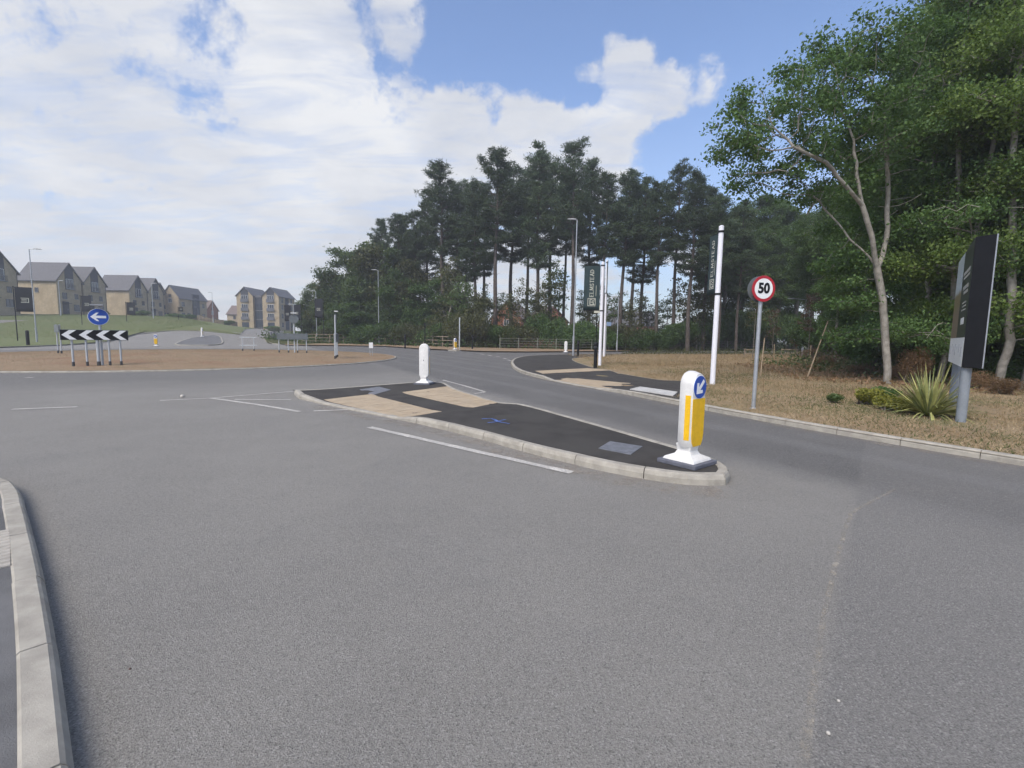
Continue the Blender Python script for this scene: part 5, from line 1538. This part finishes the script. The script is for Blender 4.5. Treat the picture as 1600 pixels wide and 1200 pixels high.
fpts = [tuple(at(px, py, .11)[:2]) for px, py in ((472, 536), (560, 537), (640, 539.5), (716, 542.5))]
rail_fence([(p[0], p[1]) for p in fpts], 3, 1.35, 'three-rail timber fence along the far verge before the wood', 1.9, M_timber)
rail_fence([(-1.5, 56), (6, 55.5), (14, 57.5), (24, 61), (36, 65)], 4, 1.25, 'thin wire fence along the exit road under the pines', 2.2, mat('fence wire grey', (0.30, 0.31, 0.26), 0.6), 'wire_fence', 0.03, True)

# ------------------------------------------------------------------ houses
M_brick = mat('buff brick', (0.40, 0.325, 0.215), 0.9, 0.16, 2.2, 0.2, 30, var2=((0.34, 0.27, 0.175), 0.5))
M_brick2 = mat('red brick', (0.30, 0.125, 0.075), 0.9, 0.2, 2.2, 0.2, 30)
M_roof = mat('grey slate roof', (0.125, 0.122, 0.125), 0.75, 0.15, 3, 0.2, 20)
M_roofb = mat('brown tile roof', (0.17, 0.13, 0.11), 0.8, 0.2, 3, 0.2, 20)
M_clad = mat('dark grey cladding', (0.052, 0.057, 0.070), 0.7, 0.15, 3)
M_pane = mat('window glass', (0.05, 0.065, 0.085), 0.08, 0.1, 2, spec=0.8)
M_frame = mat('anthracite frame', (0.06, 0.063, 0.07), 0.5)
M_wframe = mat('pale window frame', (0.62, 0.62, 0.60), 0.5)
M_railg = mat('balcony rail grey', (0.13, 0.135, 0.15), 0.5)


def window(parent, cx, cz, w, h, y, mf=None, axis='y', sgn=-1, mull=1):
    """framed window set on a wall face at local y (axis y) or x (axis x)"""
    mf = mf or M_frame
    def bx(b, a, z, sa, sd, sz, off):
        if axis == 'y': b.box((a, y + sgn * off, z), (sa, sd, sz))
        else: b.box((y + sgn * off, a, z), (sd, sa, sz))
    b = B(); f = 0.07
    bx(b, cx, cz + h / 2 - f / 2, w, 0.10, f, 0.03); bx(b, cx, cz - h / 2 + f / 2, w, 0.10, f, 0.03)
    for s in (-1, 1): bx(b, cx + s * (w / 2 - f / 2), cz, f, 0.10, h - 2 * f, 0.03)
    for k in range(mull): bx(b, cx - w / 2 + w * (k + 1) / (mull + 1), cz, 0.06, 0.09, h - 2 * f, 0.03)
    fr = b.build('window', mf, parent)
    n = mull + 1
    for k in range(n):
        q = B(); ww = (w - 0.12) / n - 0.04
        bx(q, cx - w / 2 + w * (k + 0.5) / n, cz, ww, 0.02, h - 2 * f, 0.018); q.build('pane', M_pane, fr)
    q = B(); bx(q, cx, cz - h / 2 - 0.04, w + 0.14, 0.16, 0.06, 0.05); q.build('sill', M_conc, fr)


def house(x, y, yaw, Wd, Ln, eave, ridge, label, base=None, wallm=None, roofm=None, style='town', side_windows=(), group='buff brick houses on the bank'):
    """gable faces local -Y; ridge along local Y; origin at centre of the front gable foot"""
    z = zverge(x, y) - 0.3 if base is None else base
    t = empty('house', (x, y, z), yaw); tag(t, label, 'house', group)
    wallm = wallm or M_brick; roofm = roofm or M_roof; hw = Wd / 2
    prof = [(-hw, -1.5), (hw, -1.5), (hw, eave), (0, ridge), (-hw, eave)]
    B().loft([[(px, 0, pz) for px, pz in prof], [(px, Ln, pz) for px, pz in prof]]).build('wall', wallm, t)
    oh, ov, th = 0.32, 0.30, 0.16; sl_ = (ridge - eave) / hw
    for s in (-1, 1):
        e = (s * (hw + oh), eave - oh * sl_)
        nx, nz = s * sl_ / math.hypot(1, sl_), 1 / math.hypot(1, sl_)
        c = [(0, ridge + 0.02), e, (e[0] + nx * th, e[1] + nz * th), (0, ridge + 0.02 + th / nz)]
        rf = B().loft([[(px, -ov, pz) for px, pz in c], [(px, Ln + ov, pz) for px, pz in c]]).build('roof', roofm, t)
        B().box((s * (hw + oh + 0.04), Ln / 2, eave - oh * sl_ + 0.02), (0.12, Ln + 2 * ov, 0.10)).build('gutter', M_frame, rf)
    B().tube((0, -ov, ridge + 0.17), (0, Ln + ov, ridge + 0.17), 0.09, 0.09, 6).build('ridge_tile', roofm, t)
    B().tube((hw - 0.15, -0.06, -0.5), (hw - 0.15, -0.06, eave), 0.05, 0.05, 6).build('downpipe', M_frame, t)
    if style == 'town':
        cw = 1.05
        c = [(-cw, eave - 1.9), (cw, eave - 1.9), (cw, ridge - cw * sl_ - 0.06), (0, ridge - 0.1), (-cw, ridge - cw * sl_ - 0.06)]
        B().poly_y(c, -0.05, 0.06).build('cladding_panel', M_clad, t)
        window(t, 0, eave - 0.65, 1.7, 2.2, -0.05, M_wframe, mull=1)
        b = B()
        for k in range(13): b.box((-1.15 + k * 2.3 / 12, -0.34, eave - 1.35), (0.03, 0.03, 1.0))
        b.box((0, -0.34, eave - 0.83), (2.4, 0.05, 0.05)); b.box((0, -0.34, eave - 1.85), (2.4, 0.05, 0.05)); b.box((0, -0.2, eave - 1.9), (2.4, 0.34, 0.06))
        b.build('balcony', M_railg, t)
        window(t, -hw * 0.45, eave - 3.4, 1.1, 1.4, 0.0); window(t, hw * 0.48, eave - 3.4, 0.9, 1.2, 0.0)
        window(t, hw * 0.45, 1.5, 1.4, 1.5, 0.0)
        B().box((-hw * 0.42, -0.05, 1.35), (1.5, 0.12, 2.9)).build('door_surround', M_clad, t)
        d = B().box((-hw * 0.42, -0.13, 1.1), (0.95, 0.06, 2.15)).build('door', M_frame, t); B().box((-hw * 0.42 + 0.34, -0.18, 1.05), (0.05, 0.05, 0.25)).build('handle', M_galv, d)
        B().box((-hw * 0.42, -0.45, 2.45), (1.5, 0.8, 0.10)).build('canopy', M_clad, t)
    elif style == 'plain':
        window(t, 0, eave - 0.9, 1.2, 1.3, 0.0, M_wframe); window(t, -hw * 0.45, 1.6, 1.3, 1.5, 0.0); window(t, hw * 0.45, 1.6, 1.0, 1.5, 0.0); window(t, 0, eave + 0.6, 0.8, 0.9, 0.0)
    for (yy, zz, w, h, s) in side_windows: window(t, yy, zz, w, h, s * hw, None, 'x', s)
    return t


HX = [(-98.8, 89.0, 6.8, 'left-most house with its gable cut by the left edge'), (-101.8, 107.0, 6.3, 'buff house with long grey roof above the black flag'), (-101.8, 113.6, 6.3, 'gabled buff house joined behind the long-roofed one'),
      (-104, 129.8, 6.4, 'buff house with long grey roof above the middle flag'), (-104, 136.4, 6.2, 'gabled buff house joined behind the middle long-roofed one')]
for i, (x, y, D, lab) in enumerate(HX):
    yc = y + D / 2
    house(x, yc, R(90), D, 8.7, 7.5, 11.4, lab, base=5.0, side_windows=((4.5, 5.2, 0.8, 1.0, -1),) if i in (1,) else ())
house(-110.5, 150.0, R(90), 6.2, 7.0, 7.4, 11.2, 'set-back buff house between the gabled row and the corner house', base=5.0)
t = house(-109.2, 152.5, 0, 5.8, 13.5, 7.2, 10.9, 'corner buff house with dark stair bay at the end of the row', base=4.9, style='plain',
          side_windows=((1.6, 1.6, 1.5, 1.8, 1), (1.6, 5.2, 1.3, 1.4, 1), (4.2, 1.6, 1.5, 1.8, 1), (11.6, 1.6, 1.5, 1.8, 1), (11.6, 5.2, 1.2, 1.4, 1)))
B().box((2.95, 7.8, 4.4), (0.3, 3.4, 8.8)).build('stair_bay', M_clad, t)
window(t, 7.2, 6.2, 0.9, 3.0, 3.1, None, 'x', 1); window(t, 8.6, 3.0, 0.9, 2.4, 3.1, None, 'x', 1)
house(-112, 178, R(90), 7, 8, 5.2, 8.6, 'far red-brown roofed house peeping behind the corner house', base=4.2, wallm=M_brick2, roofm=M_roofb, style='plain', group='far houses up the hill road')
house(-106, 196, R(90), 8, 9, 4.6, 8.0, 'small brown roofed house at the top of the hill road', base=4.0, wallm=M_brick, roofm=M_roofb, style='plain', side_windows=((2.5, 3.2, 1.2, 2.2, -1), (6, 3.2, 1.0, 1.2, -1)), group='far houses up the hill road')

# apartment block
ab = empty('apartment_block', (-81, 152, 2.6)); tag(ab, 'four-storey buff apartment block with two gabled wings at the hill road top', 'building')
for cx in (-4.2, 4.0):
    hw, ln, ev, rg = 2.6, 11.0, 10.4, 13.0
    prof = [(cx - hw, -2), (cx + hw, -2), (cx + hw, ev), (cx, rg), (cx - hw, ev)]
    B().loft([[(px, 0, pz) for px, pz in prof], [(px, ln, pz) for px, pz in prof]]).build('wall', M_brick, ab)
    sl_ = (rg - ev) / hw
    for s in (-1, 1):
        c = [(cx, rg + 0.02), (cx + s * (hw + 0.3), ev - 0.3 * sl_), (cx + s * (hw + 0.36), ev - 0.3 * sl_ + 0.14), (cx, rg + 0.2)]
        B().loft([[(px, -0.3, pz) for px, pz in c], [(px, ln + 0.3, pz) for px, pz in c]]).build('roof', M_roof, ab)
    B().poly_y([(cx - 1.2, 8.9), (cx + 1.2, 8.9), (cx + 1.2, rg - 1.2 * sl_ - 0.05), (cx, rg - 0.1), (cx - 1.2, rg - 1.2 * sl_ - 0.05)], -0.05, 0.06).build('cladding_panel', M_clad, ab)
    for zz in (3.9, 6.7, 9.5):
        window(ab, cx, zz, 2.1, 2.1, -0.05, M_wframe, mull=2)
        b = B(); b.box((cx, -0.4, zz - 0.55), (2.4, 0.04, 0.9)); b.box((cx, -0.22, zz - 1.05), (2.4, 0.4, 0.08)); b.build('balcony', M_railg, ab)
    window(ab, cx, 1.2, 2.2, 1.7, 0.0, mull=2)
for yy in (2.2, 5.2, 8.4):
    for zz in (1.4, 4.2, 7.0, 9.2): window(ab, yy, zz, 1.2, 1.5, 6.6, None, 'x', 1)
B().box((6.65, 5.3, 5.0), (0.2, 2.2, 10.2)).build('stair_bay', M_clad, ab)
B().box((-0.1, 5.5, 4.0), (3.4, 9.0, 12.0)).build('link_wall', M_clad, ab)
for zz in (1.4, 4.2, 7.0): window(ab, -0.1, zz, 2.6, 2.2, 1.0, mull=2)
B().box((-0.1, 5.5, 10.3), (3.7, 9.2, 0.7)).build('link_roof', M_roof, ab)

# red-brick houses glimpsed between the pine trunks
house(-1.5, 108, R(-20), 7.5, 9, 5.4, 9.0, 'red-brick gabled house glimpsed between pine trunks', base=0.1, wallm=M_brick2, roofm=M_roofb, style='plain', group='houses glimpsed through the pines')
house(9.5, 112, R(20), 7.5, 9, 5.0, 8.4, 'second red-brick house just right of the glimpsed gable', base=0.1, wallm=M_brick2, roofm=M_roofb, style='plain', group='houses glimpsed through the pines')
house(34, 118, R(90), 9, 12, 4.6, 7.8, 'low red-brick house behind the right-hand pines', base=0.1, wallm=M_brick2, roofm=M_roof, style='plain', group='houses glimpsed through the pines')
house(-15, 112, R(70), 8, 10, 5.0, 8.6, 'pale rendered house behind the pines left of the brick gable', base=0.1, wallm=mat('pale render', (0.5, 0.48, 0.46), 0.9, 0.08, 2), roofm=M_roof, style='plain', group='houses glimpsed through the pines')

# garden fence and hedge along the top of the bank
M_gfence = mat('brown fence panel', (0.21, 0.165, 0.11), 0.9, 0.25, 3)
def board_fence(P, h, label, step=1.83):
    t = empty('panel_fence', (P[0][0], P[0][1], 0)); tag(t, label, 'fence')
    pts = arc_points(P, step)
    for a, b in zip(pts, pts[1:]):
        z = min(zverge(a.x, a.y), zverge(b.x, b.y)); m_ = (a + b) / 2; an = math.atan2((b - a).y, (b - a).x)
        B().box((m_.x - P[0][0], m_.y - P[0][1], z + h / 2), ((b - a).length - 0.12, 0.05, h), an).build('fence_panel', M_gfence, t)
        B().box((a.x - P[0][0], a.y - P[0][1], z + h / 2 + 0.05), (0.11, 0.11, h + 0.15), an).build('post', M_stake, t)
board_fence([(-97, 137), (-96, 150), (-95, 160), (-92, 172)], 1.7, 'brown panel fence running up beside the hill road')
rail_fence([(-66, 100), (-74, 116), (-84, 138), (-92, 156)], 2, 1.1, 'low timber rail along the left side of the hill road', 2.4, M_stake)
rail_fence([(-41, 80), (-38, 76.5), (-34, 74.5)], 5, 1.1, 'dark slatted barrier beside the two flags', 1.6, mat('dark barrier paint', (0.05, 0.06, 0.09), 0.6), 'slatted_barrier')
for i, (x, y, w, h, k) in enumerate(((-92, 118, 5, 1.6, 'dark'), (-88, 124, 4, 1.4, 'mid'), (-90, 132, 5, 1.7, 'dark'), (-96, 112, 3.5, 1.3, 'olive'), (-84, 141, 4, 1.5, 'dark'), (-90, 165, 5, 2.2, 'dark'), (-70, 138, 4, 1.3, 'mid'), (-62, 124, 4, 1.2, 'olive'))):
    wm, cm = SHR[k]; t = empty('hedge_bush', (x, y, zverge(x, y) - 0.05)); t.scale = (w / 2, w / 2, h / 1.3); obj('stem', wm, t); obj('foliage', cm, t)
    tag(t, 'garden bush below the houses by the hill road, %s going up' % ordinal(i), 'bush', 'garden bushes along the hill road')
# rough grass on the green bank
bank = [(-95, 60), (-60, 58), (-52, 70), (-58, 92), (-72, 106), (-98, 104)]
grass('bank_grass', bank, 60000, 0.04, 0.13, 0.05, L_bank, 'rough green grass on the bank below the houses', zverge, 47, 0.5)

# ------------------------------------------------------------------ light haze, added to lift far shadows and stand in for lens glare
hz = B().box((0, 80, 20.5), (640, 560, 47.0)).build('haze', bpy.data.materials.new('haze air')); tag(hz, kind='stuff')
hm = hz.data.materials[0]; hm.use_nodes = True; hm.node_tree.nodes.clear()
_g = G(hm.node_tree); _v = _g.n('ShaderNodeVolumePrincipled', i_Density=0.0012); _v.inputs['Color'].default_value = (0.93, 0.95, 1.0, 1); _v.inputs['Anisotropy'].default_value = 0.2
_o = _g.n('ShaderNodeOutputMaterial'); _g.l(_v.outputs[0], _o.inputs['Volume'])
